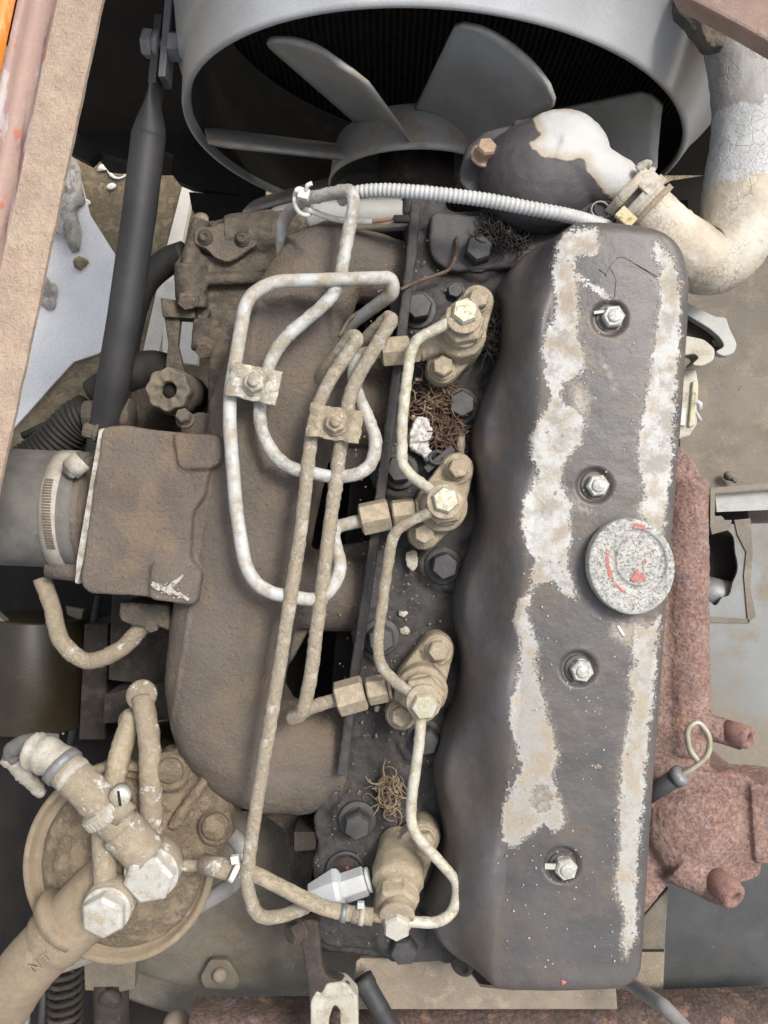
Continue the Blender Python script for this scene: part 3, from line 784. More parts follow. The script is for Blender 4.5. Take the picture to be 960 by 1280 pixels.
# alternator fragments behind the cover
alt = thing('belt_tensioner', 'grey slotted adjuster arm with bolt peeping out right of the cover, under the big hose', 'adjuster', 885, 410, -220)
arm = [(855, 376), (895, 396), (908, 396), (912, 410), (922, 430), (918, 442), (905, 446), (893, 440), (906, 433), (900, 422), (886, 410), (856, 392)]
MB().prism(roundpoly(arm, 5), -190, -206).build('slotted_arm', M['silver_tube'], alt, bevel=2)
MB().prism([(856, 392), (895, 418), (905, 440), (880, 440), (856, 425)], -215, -250).build('arm_web', M['deep'], alt)
MB().hexa(at(896, 427, -214), Vector((.3, .1, 1)), W(8, -214), 12).build('bolt', M['plate_tan'], alt)
rb = thing('white_clevis', 'off white cast clevis lug with a dark slot beside the cover edge', 'lug', 872, 440, -160)
MB().prism(roundpoly([(850, 418), (880, 424), (894, 436), (893, 450), (878, 458), (864, 456), (874, 447), (868, 442), (850, 445)], 5), -120, -150).build('lug_body', M['bracket_white'], rb, bevel=3)
wb = thing('pale_junction_block', 'off white slotted block with yellowish edge against the right side of the cover', 'block', 862, 500, -180)
MB().prism([(846, 462), (870, 460), (874, 480), (872, 530), (862, 545), (840, 552)], -150, -240).build('body', M['bracket_white'], wb, bevel=3)
MB().prism([(866, 476), (873, 476), (869, 532), (861, 534)], -144, -160).build('edge_strip', grimy('edge_yellow', (.45, .42, .28), (.5, .47, .34), dust_amt=.3), wb, bevel=2)
MB().prism([(846, 510), (858, 510), (857, 532), (846, 532)], -146, -160).build('cover_plate', M['nut_white'], wb, bevel=1)
MB().tube([at(868, 500, -150), at(875, 505, -150), at(874, 512, -152)], 4, 8).build('terminal', M['nut_white'], wb)
MB().tube([at(870, 515, -150), at(876, 526, -152)], 2.5, 8).build('terminal', M['nut_white'], wb)

# ------------------------------------------------------------------ bottom: bell housing, plates, cross beam
bh = thing('bell_housing', 'grimy grey brown bell housing curving behind the fuel filter at the bottom', 'casting', 260, 1180, -380)
c = at(330, 1090, -430)
mb = MB(); zb = -400; c = at(330, 800, zb); vs = []; fs = []; nA = 60
prof = [(484, -200), (484, -8), (476, 0), (446, 2), (438, 12), (428, 26), (380, 40), (300, 52), (200, 56)]
for i in range(nA+1):
    a = math.radians(-128+80*i/nA)
    for (r, h) in prof: vs.append(c+Vector((math.cos(a), math.sin(a), 0))*W(r, zb)+Vector((0, 0, h)))
n = len(prof)
for i in range(nA):
    for k in range(n-1):
        a = i*n+k; fs.append((a, a+1, a+n+1, a+n))
mb.add(vs, [f[::-1] for f in fs])
mb.build('housing_shell', M['bell'], bh)
MB().lathe(at(275, 1219, -340), Vector((0, 0, 1)), [(12, -12), (12, 4), (8, 7), (3, 8)], 16).build('rivet', M['plate_tan'], bh)
MB().prism(roundpoly([(250, 1222), (262, 1200), (285, 1200), (300, 1225), (295, 1238), (255, 1236)], 5), -344, -358).build('boss_pad', M['bell'], bh, bevel=2)
sp = MB(); pts = []
for i in range(260):
    f = i/259; a = f*2*math.pi*13
    c = at(82, 1190+f*140, -330); pts.append(c+Vector((W(19, -330)*math.cos(a), 0, W(19, -330)*math.sin(a))))
tag(sp.tube(pts, 4.2, 8).build('coil_spring', M['deep']), 'dark coil spring in the lower left corner behind the elbow pipe', 'spring')
tag(MB().tube([at(34, 1240, -340), at(28, 1330, -340)], 8, 10).build('thin_tube', M['steel_dull']), 'thin grey tube at the bottom left edge left of the spring', 'tube')
tag(MB().tube([at(56, 1215, -345), at(50, 1330, -345)], 7, 10).build('thin_tube', M['rod']), 'thin dark tube touching the left flank of the spring', 'tube')
tag(MB().prism([(105, 1196), (170, 1196), (168, 1236), (150, 1240), (106, 1238)], -330, -350).build('small_plate', M['bell'], bevel=1), 'small dim square plate below the fuel filter', 'plate')
mb = MB(); mb.tube([at(138, 1225, -350), at(140, 1340, -350)], W(22, -350), 20); mb.lathe(at(139, 1245, -330), Vector((0, -.3, 1)), [(18, 0), (18, 10), (12, 13)], 16)
tag(mb.build('dark_post', M['deep']), 'dark stubby post under the small square plate', 'post')
tag(MB().ball(at(221, 1280, -300), W(17, -300), 16).build('ball_joint', M['plate_tan']), 'round tan knob at the bottom edge left of the rusty cross beam', 'knob')

pl = MB(); pl.prism([(445, 1202), (450, 1198), (560, 1198), (585, 1214), (600, 1234), (640, 1238), (770, 1236), (772, 1262), (440, 1262)], -180, -190)
tag(pl.build('engine_plate', M['plate_tan'], bevel=1.5), 'tan speckled flat plate below the rearmost injector', 'plate')
beam = MB(); 
vs = []; fs = []; prof = [(-30, -270), (-30, -225), (-22, -212), (0, -208), (40, -210), (90, -230), (90, -270)]
xs = np.linspace(235, 1040, 60)
for x in xs:
    yb = 1274-(x-235)*.012
    if x > 760: yb -= (x-760)*.03
    b = at(float(x), yb+26, -205)
    for (o_, z) in prof: vs.append(Vector((b.x, b.y-o_*.95, z+4)))
n = len(prof)
for i in range(len(xs)-1):
    for k in range(n-1):
        a = i*n+k; fs.append((a, a+n, a+n+1, a+1))
beam.add(vs, fs)
tag(beam.build('cross_beam', M['rust_beam']), 'rusty scaling cross beam along the bottom edge', 'beam')
tag(MB().tube(resample([at(452, 1222, -150), at(475, 1262, -140), at(520, 1340, -100)], 6), lambda f: W(12.5, -140) if f > .12 else W(14, -140), 18, jit=.6).build('short_rod', M['rod']), 'dark round rod sloping across the tan plate to the bottom edge', 'rod')
tag(MB().tube(resample([at(770, 1218, -170), at(830, 1258, -50), at(900, 1330, 10)], 8), W(9, -40), 14).build('cable', M['pipe_grey']), 'grey green cable sloping over the rusty beam right of the cover', 'cable')
# ------------------------------------------------------------------ the engine
eng = thing('diesel_engine', 'dusty four cylinder diesel engine with black cover worn to white along its edges', 'engine', 480, 700, -500)
MB().prism([(470, 250), (860, 250), (830, 1190), (380, 1190), (420, 800)], -230, -900).prism([(300, 330), (480, 280), (430, 900), (400, 1200), (330, 1120), (250, 950), (250, 600)], -430, -900).build('engine_block', M['void'], eng)  # near-black colour paints the shade in the gaps between the runners

# cylinder head deck
hz = -150
mb = MB()
mb.prism([(505, 262), (700, 262), (700, 1205), (520, 1205), (395, 1185), (398, 1075), (392, 1020), (425, 960), (440, 840), (465, 690), (494, 480), (512, 330)], hz, hz-120)
for (x, y, r) in [(598, 318, 34), (524, 386, 36), (577, 507, 34), (500, 590, 38), (556, 705, 36), (478, 795, 38), (532, 922, 36), (448, 1022, 36), (500, 1165, 36), (430, 1085, 40), (530, 260, 30), (575, 430, 52), (548, 640, 52), (525, 850, 52), (505, 1060, 54)]:
    mb.lathe(at(x, y, hz)+Vector((0, 0, -20)), Vector((0, 0, 1)), [(W(r, hz), 0), (W(r, hz), 24), (W(r-7, hz), 30)], 28)
mb.prism(roundpoly([(400, 1065), (470, 1060), (470, 1190), (398, 1180)], 16), hz+8, hz-60)
for k in range(26):
    x = rng.uniform(505, 640); y = rng.uniform(280, 1180)
    x -= (y-280)*.11
    mb.ball(at(x, y, hz-3), rng.uniform(8, 24), 10, (1, 1, .35))
head = mb.build('cylinder_head', M['head_black'], eng, remesh=3.0, smooth_it=3, disp=[(26, 9), (7, 3.2)])
freeze(head)
# pit of the empty hole beside the rearmost injector
MB().lathe(at(432, 1088, hz+11), Vector((0, 0, 1)), [(W(25, hz), 0), (W(25, hz), 5), (W(21, hz), 5.5), (W(20, hz), 1)], 30).build('plug_rim', M['bolt_black'], head)
MB().lathe(at(434, 1089, hz+4), Vector((0, 0, 1)), [(W(20, hz), 0), (W(20, hz), 8.5), (W(5, hz), 8.8)], 30).build('core_plug', M['bracket_rust'], head)
MB().lathe(at(434, 1085, hz+13), Vector((0, 0, 1)), [(3.0, 0), (2.6, 1), (1, 1.3)], 8).build('paint_speck', M['paint_red'], head)

# head bolts: one mesh, copied
def bolt_mesh(R=20, h=24, wr=27, name='head_bolt', mat='bolt_black'):
    mb = MB(); z = Vector((0, 0, 1)); mb.lathe(Vector((0, 0, 0)), z, [(wr, 0), (wr, 4), (wr-2, 5), (R*.7, 5)], 32)
    mb.lathe(Vector((0, 0, 4)), z, [(R*.97, 0), (R*.97, 3)], 24); mb.hexa(Vector((0, 0, 6)), z, R, h)
    return mb.mesh(name, M[mat], Vector((0, 0, 0)))
hb = bolt_mesh()
def place(me, name, px, py, z, axis=(0, 0, 1), spin=0, parent=eng, label=None, scale=1):
    o = bpy.data.objects.new(name, me)
    ax = Vector(axis).normalized(); q = Vector((0, 0, 1)).rotation_difference(ax).to_matrix() @ Matrix.Rotation(spin, 3, 'Z')
    link(o, at(px, py, z)*S, parent, q)
    if scale != 1: o.scale = (scale,)*3
    if label: o['label'] = label
    return o
for (x, y, dz, sp_) in [(596, 318, 10, .3), (522, 388, 10, .2), (575, 508, 8, .5), (500, 588, 14, .1), (554, 707, 8, .35), (476, 796, 10, .6), (531, 921, 6, .2), (447, 1024, 12, .4), (505, 1178, 0, .1)]:
    place(hb, 'head_bolt', x, y, hz+dz, (rng.uniform(-.04, .04), rng.uniform(-.04, .04), 1), sp_, head)
place(hb, 'head_bolt', 568, 366, hz-2, (0, 0, 1), .7, head, scale=.6)

# flange line of the intake side
mb = MB()
pts = [at(519, 262, hz+8), at(513, 330, hz+20), at(494, 480, hz+18), at(466, 690, hz+18), at(444, 840, hz+14), at(428, 962, hz+10)]
for a, b in zip(pts, pts[1:]):
    d = (b-a); n_ = Vector((d.y, -d.x, 0)).normalized()
    mb.box((a+b)/2, d*.503, n_*7, Vector((0, 0, 30)))
mb.build('manifold_flange', M['head_black'], eng, remesh=2.6, smooth_it=3, disp=[(14, 2.5)])

# intake manifold
mb = MB()
sp_pts = [(420, 305, -165, 40), (392, 355, -165, 58), (362, 430, -165, 70), (345, 510, -165, 78), (326, 600, -165, 78), (308, 700, -165, 76), (292, 780, -165, 76), (282, 860, -165, 74), (288, 915, -165, 66), (312, 955, -165, 52), (340, 978, -160, 42)]
P3 = spline([at(x, y, z) for x, y, z, r in sp_pts], 6); rr = []
for i in range(len(P3)):
    f = i/(len(P3)-1)*(len(sp_pts)-1); k = min(int(f), len(sp_pts)-2); t = f-k
    rr.append(W(sp_pts[k][3]*(1-t)+sp_pts[k+1][3]*t, -165))
mb.tube(P3, rr, 36); mb.ball(at(376, 966, -182), W(50, -178), 24)
for (p, q, r0, r1) in [((405, 325, -165), (510, 345, -195), 47, 40), ((385, 340, -160), (440, 300, -170), 50, 34), ((360, 490, -178), (480, 510, -205), 62, 56), ((325, 735, -178), (455, 742, -200), 50, 48), ((290, 920, -175), (432, 940, -196), 60, 54), ((320, 960, -175), (392, 962, -186), 54, 50)]:
    a, b = at(*p), at(*q); mb.tube(resample([a, b], 14), lambda f: W(r0+(r1-r0)*f, -180), 28)
mb.prism([(262, 500), (300, 450), (350, 500), (330, 700), (300, 870), (215, 900), (214, 830), (232, 740), (262, 640)], -128, -220)
mb.prism([(390, 425), (492, 415), (480, 560), (462, 584), (430, 590), (405, 572), (385, 620)], -186, -260); mb.prism([(370, 640), (386, 690), (420, 684), (466, 676), (455, 765), (436, 788), (408, 780), (385, 790), (362, 830)], -184, -260); mb.prism([(340, 850), (362, 886), (388, 896), (415, 884), (442, 856), (428, 990), (380, 1008)], -182, -260)
mani = mb.build('intake_manifold', M['cast_brown'], eng, remesh=3.2, smooth_it=8, disp=[(60, 5), (8, 1.6)])
me = freeze(mani)
og = wmat(mani).to_translation()/S; PX = px_of(me, (og.x, og.y, og.z)); nV = len(me.vertices)
A = np.zeros(nV*3); me.vertices.foreach_get('co', A); A = A.reshape(-1, 3); zz = A[:, 2]/S+og.z
lim = -93.0; k_ = 9.0                                   # flattened crown of the casting
zz = lim-k_*np.log1p(np.exp(-(zz-lim)/k_))+0.0
dep = poly_sd(PX, [(328, 378), (362, 372), (412, 384), (420, 440), (398, 520), (372, 575), (322, 590), (312, 520), (318, 430)])
zz -= 15*np.clip((dep+6)/16, 0, 1)**2*(3-2*np.clip((dep+6)/16, 0, 1))
rib = np.abs(PX[:, 0]-(262+(PX[:, 1]-600)*-.16)); zz += np.where((PX[:, 1] > 760) & (PX[:, 1] < 960) & (zz > -130), 3*np.exp(-(rib/3.0)**2), 0)
A[:, 2] = (zz-og.z)*S; me.vertices.foreach_set('co', A.ravel()); me.update()

# elbow box on the left of the manifold
mb = MB()
mb.prism(roundpoly([(126, 534), (150, 531), (270, 545), (275, 575), (262, 586), (256, 620), (240, 640), (238, 700), (252, 712), (244, 752), (110, 742), (99, 730)], 7), -84, -250, inset=5)
mb.prism(roundpoly([(214, 540), (276, 544), (277, 578), (258, 588), (222, 586)], 10), -76, -200, inset=4)
mb.prism(roundpoly([(188, 702), (252, 712), (245, 757), (184, 750)], 9), -76, -200, inset=4)
mb.prism([(232, 575), (300, 575), (300, 720), (232, 720)], -100, -200)
elb = mb.build('intake_elbow', M['cast_tan'], eng, remesh=2.6, smooth_it=6, disp=[(50, 4), (6, 1.2)])
freeze(elb)
mb = MB(); mb.prism([(124, 537), (131, 535), (104, 700), (97, 730), (94, 728), (96, 700)], -92, -230)
mb.build('gasket_edge', grimy('gasket', (.50, .50, .48), (.36, .35, .32), dust=(.3, .24, .17), dust_amt=.45, rough=.6, grain=2, gd=.6, big=20), elb)
# the white scraped mark
SCR = grimy('scrape', (.50, .48, .43), (.42, .39, .33), dust=(.3, .24, .17), dust_amt=.35, big=7, grain=1.5)
sr = random.Random(12); mb = MB()
def stroke(mb, a, b, w0, w1, n=9):
    L = []; R = []
    for i in range(n+1):
        f = i/n; x = a[0]+(b[0]-a[0])*f; y = a[1]+(b[1]-a[1])*f; w = w0+(w1-w0)*f
        dx, dy = b[1]-a[1], -(b[0]-a[0]); l = math.hypot(dx, dy); dx /= l; dy /= l
        L.append((x+dx*w*sr.uniform(.3, 1.15), y+dy*w*sr.uniform(.3, 1.15))); R.append((x-dx*w*sr.uniform(.3, 1.15), y-dy*w*sr.uniform(.3, 1.15)))
    mb.prism(L+R[::-1], -72.6-sr.random()*.6, -78)
stroke(mb, (190, 730), (213, 741), 4.2, 4.5); stroke(mb, (207, 739), (229, 719), 5.5, 2.2); stroke(mb, (213, 738), (236, 750), 4.5, 2.0)
for k in range(16):
    x, y = sr.uniform(190, 236), sr.uniform(722, 750); q = sr.uniform(.5, 1.3)
    mb.prism([(x-q, y), (x, y-q), (x+q*1.3, y), (x, y+q)], -72.8, -76)
mb.build('scrape_mark', SCR, elb)
for (x, y) in [(112, 546), (103, 548)]:
    pass
place(bolt_mesh(11, 14, 13, 'elbow_bolt', 'cast_tan'), 'elbow_bolt', 122, 542, -140, (-1, .25, .2), 0, elb)
place(bpy.data.meshes['elbow_bolt'], 'elbow_bolt', 232, 526, -130, (0, .4, 1), .3, elb)
place(bpy.data.meshes['elbow_bolt'], 'elbow_bolt', 192, 775, -170, (.1, -.4, 1), .3, elb)
mb = MB(); mb.prism(roundpoly([(150, 752), (212, 757), (215, 790), (195, 782), (172, 784), (148, 775)], 5), -150, -230); 
mb.build('lower_lug', M['cast_pump'], elb, remesh=3, smooth_it=3, disp=[(12, 5)])
mb = MB(); mb.tube([at(110, 715, -150), at(60, 710, -150)], W(13, -150), 16); mb.build('hose_spigot', M['cast_tan'], elb)

# ------------------------------------------------------------------ injection pump region (upper left)
pump = thing('injection_pump', 'dark brown injection pump body with round cover plate, left of the manifold top', 'pump', 260, 400, -300)
pump.name = 'injection_pump_body'
bpy.data.objects.remove(pump)
ip = MB(); Zp = -260
ip.prism(roundpoly([(236, 300), (252, 278), (300, 268), (350, 268), (400, 285), (400, 420), (300, 500), (272, 520), (262, 500), (260, 420), (246, 394), (222, 380), (218, 330)], 7), Zp, Zp-160)
ip.tube([at(285, 300, Zp-8), at(420, 284, Zp-6)], W(30, Zp), 28)
ip.prism([(250, 318), (345, 316), (350, 345), (250, 345)], Zp+10, Zp-40)
ip.tube([at(238, 330, Zp+20), at(240, 385, Zp+5)], W(20, Zp), 24)
ip.tube([at(252, 275, Zp+10), at(236, 330, Zp+10)], W(11, Zp), 20)
ip.tube([at(258, 350, Zp+14), at(345, 346, Zp+12)], W(8, Zp), 16)
ip.tube([at(258, 400, Zp+5), at(255, 440, Zp)], W(16, Zp), 20)
ip.prism([(262, 385), (300, 385), (285, 540), (258, 540)], Zp+16, Zp-60)
pump = ip.build('injection_pump', M['cast_pump'], eng, remesh=3, smooth_it=4, disp=[(16, 3), (6, 1.5)])
freeze(pump)
mb = MB(); c = at(293, 297, Zp+18)
mb.prism(roundpoly([(242, 288), (252, 282), (264, 284), (276, 278), (296, 278), (306, 284), (320, 290), (322, 306), (308, 314), (298, 322), (284, 328), (268, 322), (258, 311), (243, 305)], 5), Zp+26, Zp+8, inset=2.5)
cvp = mb.build('pump_cover_plate', M['cast_tan'], pump)
cvp['label'] = 'oval cover plate held by two bolts'
for (x, y) in [(257, 297), (303, 299)]:
    MB().lathe(at(x, y, Zp+26), Vector((0, 0, 1)), [(12, 0), (12, 3), (8, 3.5), (7.5, 9), (4, 9.5), (3.5, 7), (1, 7)], 20).build('cover_screw', M['cast_pump'], pump)
MB().lathe(at(251, 275, Zp+10), Vector((.1, .5, 1)), [(12, -6), (12, 4), (7, 6)], 16).build('pump_stud', M['plate_tan'], pump)
place(bolt_mesh(14, 14, 16, 'pump_bolt', 'cast_tan'), 'pump_bolt', 236, 372, Zp+18, (0, -.7, 1), .2, pump)
place(bpy.data.meshes['pump_bolt'], 'pump_bolt', 256, 432, Zp+12, (.1, -.7, 1), .2, pump)
# lever and rods in front of the bright gap
mb = MB(); mb.prism([(203, 380), (226, 392), (222, 432), (232, 470), (205, 470), (210, 430), (205, 395)], Zp, Zp-14); mb.prism([(200, 372), (245, 378), (243, 398), (203, 396)], Zp+10, Zp-20)
mb.build('pump_lever', M['cast_pump'], pump, bevel=2)
# big black hoses curling round the pump
tag(MB().tube(spline([at(232, 318, -300), at(205, 330, -310), at(176, 362, -320), at(158, 430, -330), at(148, 520, -340)], 8), W(17, -310), 20).build('black_hose', M['rubber_black']), 'thick black hose curling down beside the injection pump', 'hose')
tag(MB().tube(spline([at(215, 470, -330), at(190, 462, -340), at(160, 470, -340), at(120, 496, -350)], 8), W(24, -340), 20).build('black_hose', M['rubber_black']), 'thick black hose passing behind the fluted filler cap', 'hose')
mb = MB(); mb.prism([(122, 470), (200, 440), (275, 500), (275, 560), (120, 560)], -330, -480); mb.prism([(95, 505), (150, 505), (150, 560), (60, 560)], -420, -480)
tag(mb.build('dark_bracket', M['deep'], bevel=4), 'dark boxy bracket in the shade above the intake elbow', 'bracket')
tag(MB().tube(spline([at(28, 545, -350), at(70, 527, -350), at(110, 524, -345), at(130, 515, -340)], 8), W(5, -340), 12).build('thin_black_hose', M['rubber_black']), 'thin black hose bounding the bright ground above the intake hose', 'hose')
def ribbed(path, r, pitch, amp, seg=18, sharp=1.0):
    pts = resample(path, pitch/5); L = 0; rad_ = []
    for i, p in enumerate(pts):
        if i: L += (p-pts[i-1]).length
        rad_.append(r+amp*(abs(math.sin(math.pi*L/pitch))**sharp*2-1))
    return MB().tube(pts, rad_, seg)
tag(ribbed(spline([at(20, 590, -330), at(60, 562, -330), at(92, 530, -325), at(112, 518, -320)], 8), W(25, -330), 9, 3).build('corrugated_black_hose', M['rubber_black']), 'fat corrugated black hose emerging above the grey intake hose', 'hose')
tag(MB().tube([at(108, 521, -300), at(166, 518, -296)], W(20, -300), 24).build('dark_pipe_joint', M['cast_pump'], bevel=2), 'short dusty dark pipe joint right of the corrugated black hose', 'pipe')

# fluted knob
Zk = -190
vs = []; N = 96; mb = MB(); c = at(210, 487, Zk)
lob = lambda a: 1+.05*math.cos(8*a+.4)
prof = [(27, -26), (27, 0), (25.5, 4), (23, 4.5), (12.5, 1), (11, 0), (10, -14)]
for (r, h) in prof:
    for k in range(N):
        a = 2*math.pi*k/N; q = W(r, Zk)*(lob(a) if r > 20 else 1)
        flute = -4.5*(abs(math.cos(4*a+.2))**2) if 12.4 < r < 24 else 0
        if r == 23: flute *= .3
        vs.append(c+Vector((q*math.cos(a), q*math.sin(a), h+flute)))
fs = []
for i in range(len(prof)-1):
    for k in range(N):
        a = i*N+k; b = i*N+(k+1) % N; fs.append((a, b, b+N, a+N))
mb.add(vs, fs)
kn = mb.build('fluted_filler_cap', grimy('cap_plastic', (.11, .095, .075), (.15, .13, .105), dust=(.2, .165, .12), dust_amt=.5, rough=.8, grain=2, gd=.5, big=30), eng); kn['label'] = 'round fluted cap with eight lobes and a dark centre hole'
MB().lathe(c+Vector((0, 0, -14)), Vector((0, 0, 1)), [(10, 0), (10, .5)], 20).build('centre_hole', M['void'], kn)
mb = MB(); mb.tube([c+Vector((0, 0, -22)), c+Vector((-6, 10, -150))], W(30, Zk), 24); mb.build('filler_neck', M['cast_pump'], kn)
mb = MB(); mb.prism(roundpoly([(225, 522), (250, 515), (280, 520), (285, 545), (225, 545)], 6), -170, -260)
mb.build('pump_foot', M['cast_tan'], eng, remesh=3, smooth_it=3, disp=[(12, 6)])

# ------------------------------------------------------------------ rocker cover
def tab(y, T):
    ys = [a for a, b in T]; return np.interp(y, ys, [b for a, b in T])
T_xl = [(262, 650), (330, 625), (400, 612), (500, 600), (600, 588), (700, 580), (800, 570), (900, 560), (1000, 549), (1100, 541), (1180, 535), (1250, 550)]
T_xr = [(262, 712), (300, 700), (400, 686), (500, 678), (600, 668), (700, 660), (800, 652), (900, 645), (1000, 636), (1100, 628), (1250, 615)]
T_xe = [(262, 845), (300, 853), (345, 860), (400, 858), (500, 852), (600, 844), (700, 836), (800, 829), (900, 822), (1000, 814), (1100, 808), (1180, 803), (1250, 799)]
y0p, y1p = 268.0, 1247.0
NR, NC = 420, 150
rows = []
ZB = -150.0
ends = []
for i in range(NR):
    yp = y0p+(y1p-y0p)*i/(NR-1)
    e = min(yp-y0p, y1p-yp)
    # plan rounding of the corners
    Rl, Rr = 70.0, 46.0
    if yp > 800: Rl, Rr = 55.0, 34.0
    insL = Rl-math.sqrt(max(0, Rl*Rl-max(0, Rl-e)**2)); insR = Rr-math.sqrt(max(0, Rr*Rr-max(0, Rr-e)**2))
    Re = 22.0; drop = Re-math.sqrt(max(0, Re*Re-max(0, Re-e)**2))
    wob = 6.0*math.cos((yp-415)/228*2*math.pi)
    XL = (tab(yp, T_xl)+insL*.9+9*math.cos((yp-415)/228*2*math.pi)-480)*(D-ZB)/D
    XR = (tab(yp, T_xr)+wob*.6+insL*.35-480)
    XE = (tab(yp, T_xe)-insR-480)*(D+25)/D
    ends.append((yp, XL, XR, XE, drop, wob))
verts = []
slant = 0.055
for r_i, (yp, XL, XR, XE, drop, wob) in enumerate([ends[0]]*3+ends+[ends[-1]]*3):
    wall = None
    if r_i < 3: wall = [-150, -100, -50][r_i]
    if r_i >= NR+3: wall = [-50, -100, -150][r_i-NR-3]
    for j in range(NC):
        s_ = j/(NC-1)
        if s_ < .04: x = XL; z = ZB+(s_/.04)*22
        elif s_ < .45:
            t = (s_-.04)/.41; cw = math.cos((yp-415)/228*2*math.pi)
            x = XL+(XR-XL)*t
            q = t
            z = ZB+22+(-ZB-22-4)*(.52*(1-math.exp(-q/.07))+.48*(.5-.5*math.cos(math.pi*q))**.85)
            # soft bulges of the flank per cylinder
            z += 20*math.sin(math.pi*t)**1.3*cw
        elif s_ < .80:
            t = (s_-.45)/.35; x = XR+(XE-22-XR)*t; z = -4+5*math.sin(math.pi*t)**.8
        elif s_ < .9:
            a = (s_-.8)/.1*math.pi/2; x = XE-22+22*math.sin(a); z = -4-22*(1-math.cos(a))
        else:
            x = XE+3*(s_-.9)/.1; z = -26-(s_-.9)/.1*124
        z = z-drop*(1 if z > -30 else max(.0, (z+150)/120))
        if wall is not None: z = min(z, wall)
        y = 640-yp
        y += (x-200)*-slant*max(0, 1-min(yp-y0p, 200)/200.) if yp < 600 else 0
        verts.append((x, y, z))
V = np.array(verts)
NRT = NR+6
# recesses round the cover nuts
NUTS = [(762, 398), (743, 607), (723, 836), (703, 1081)]
for (nx, ny) in NUTS:
    d = np.hypot(V[:, 0]-(nx-480), V[:, 1]-(640-ny))
    m_ = (V[:, 2] > -20)
    t = np.clip((23.5-d)/3.5, 0, 1); V[:, 2] -= m_*8.5*t*t*(3-2*t)
cap_c = (781, 706)
EMB = []
mb = MB()
fs = []
for i in range(NRT-1):
    for j in range(NC-1):
        a = i*NC+j; fs.append((a, a+NC, a+NC+1, a+1))
mb.add([tuple(v) for v in V], fs)
org = Vector((200, -100, -20))
cover = mb.build('rocker_cover', M['cover'], eng, org=org)
me = cover.data
PX = px_of(me, org)
LEFT = [(697, 303), (706, 292), (722, 286), (745, 285), (750, 300), (748, 318), (732, 322), (722, 320), (718, 340), (735, 352), (752, 362), (768, 376), (760, 378), (742, 362), (722, 350), (722, 378), (726, 395), (722, 420), (730, 436), (733, 462), (722, 470), (704, 478), (702, 492), (706, 508), (724, 510), (732, 532), (728, 548), (718, 562), (704, 580), (702, 600), (706, 618), (718, 630), (712, 650), (716, 668), (708, 700), (712, 716), (720, 733), (719, 748), (706, 744), (694, 730), (676, 728), (664, 742), (660, 762), (668, 790), (674, 812), (670, 832), (676, 862), (688, 900), (694, 925), (698, 950), (690, 968), (696, 985), (704, 1008), (706, 1030), (692, 1040), (680, 1030), (668, 1040), (652, 1052), (640, 1060), (628, 1052), (628, 1030), (630, 1005), (640, 985), (652, 962), (648, 935), (636, 905), (640, 870), (650, 836), (650, 800), (642, 776), (646, 752), (662, 740), (664, 722), (668, 700), (655, 676), (650, 650), (656, 624), (668, 604), (670, 590), (664, 568), (662, 548), (670, 528), (682, 512), (688, 494), (680, 472), (682, 456), (678, 440), (682, 415), (692, 400), (696, 380), (690, 350), (692, 325)]
RIGHT = [(815, 304), (824, 300), (832, 314), (845, 322), (848, 345), (850, 372), (851, 420), (847, 470), (843, 520), (841, 570), (836, 610), (832, 650), (829, 672), (816, 660), (800, 648), (796, 640), (804, 620), (804, 600), (797, 572), (798, 545), (806, 510), (810, 480), (816, 440), (820, 410), (826, 380), (822, 350), (826, 330), (818, 325)]
RLOW = [(792, 778), (810, 782), (826, 768), (824, 800), (819, 850), (815, 900), (809, 950), (806, 1000), (800, 1060), (796, 1100), (798, 1140), (796, 1175), (788, 1190), (784, 1208), (779, 1190), (776, 1168), (781, 1150), (774, 1130), (767, 1108), (770, 1080), (774, 1050), (772, 1010), (774, 980), (776, 950), (780, 920), (786, 900), (790, 870), (784, 850), (792, 830), (788, 805)]
BARE = [(700, 636), (735, 626), (780, 640), (830, 668), (836, 700), (830, 760), (790, 785), (760, 770), (730, 730), (712, 690)]
sd = np.maximum.reduce([poly_sd(PX, LEFT), poly_sd(PX, RIGHT), poly_sd(PX, RLOW)-1])
sd = np.where(V[:, 2] < -70, -30, sd)
HOLE = [(668, 985), (680, 980), (690, 992), (686, 1012), (676, 1016), (666, 1006)]
sd = np.minimum(sd, -poly_sd(PX, HOLE))
set_attr(me, 'pm', np.clip(sd, -40, 40))
set_attr(me, 'ag', np.clip((PX[:, 1]-740)/110, 0, .85)*np.where(PX[:, 0] < 740, 1, .75))
TANP = [(742, 436), (758, 440), (770, 465), (778, 492), (768, 500), (756, 478), (746, 460)]
MIDP = [(700, 470), (735, 470), (748, 500), (738, 540), (712, 520)]
PATCH2 = [(760, 770), (826, 766), (822, 812), (806, 830), (776, 812), (752, 800)]
FLANK = [(655, 400), (668, 410), (668, 440), (655, 450)]
td = np.maximum.reduce([poly_sd(PX, p) for p in (TANP, MIDP, PATCH2, [(780, 850), (800, 840), (796, 940), (774, 960)], [(700, 590), (735, 630), (760, 640), (735, 650), (700, 640)])])
td = np.where(V[:, 2] < -50, -60, td)
set_attr(me, 'tm', np.clip(td-6, -60, 40))
hd_ = np.maximum(poly_sd(PX-np.array([5, 0]), LEFT), np.maximum(poly_sd(PX+np.array([5, 0]), RIGHT), poly_sd(PX+np.array([4, 0]), RLOW)))
set_attr(me, 'hm', np.where(V[:, 2] < -70, -60, np.clip(hd_, -60, 10)))

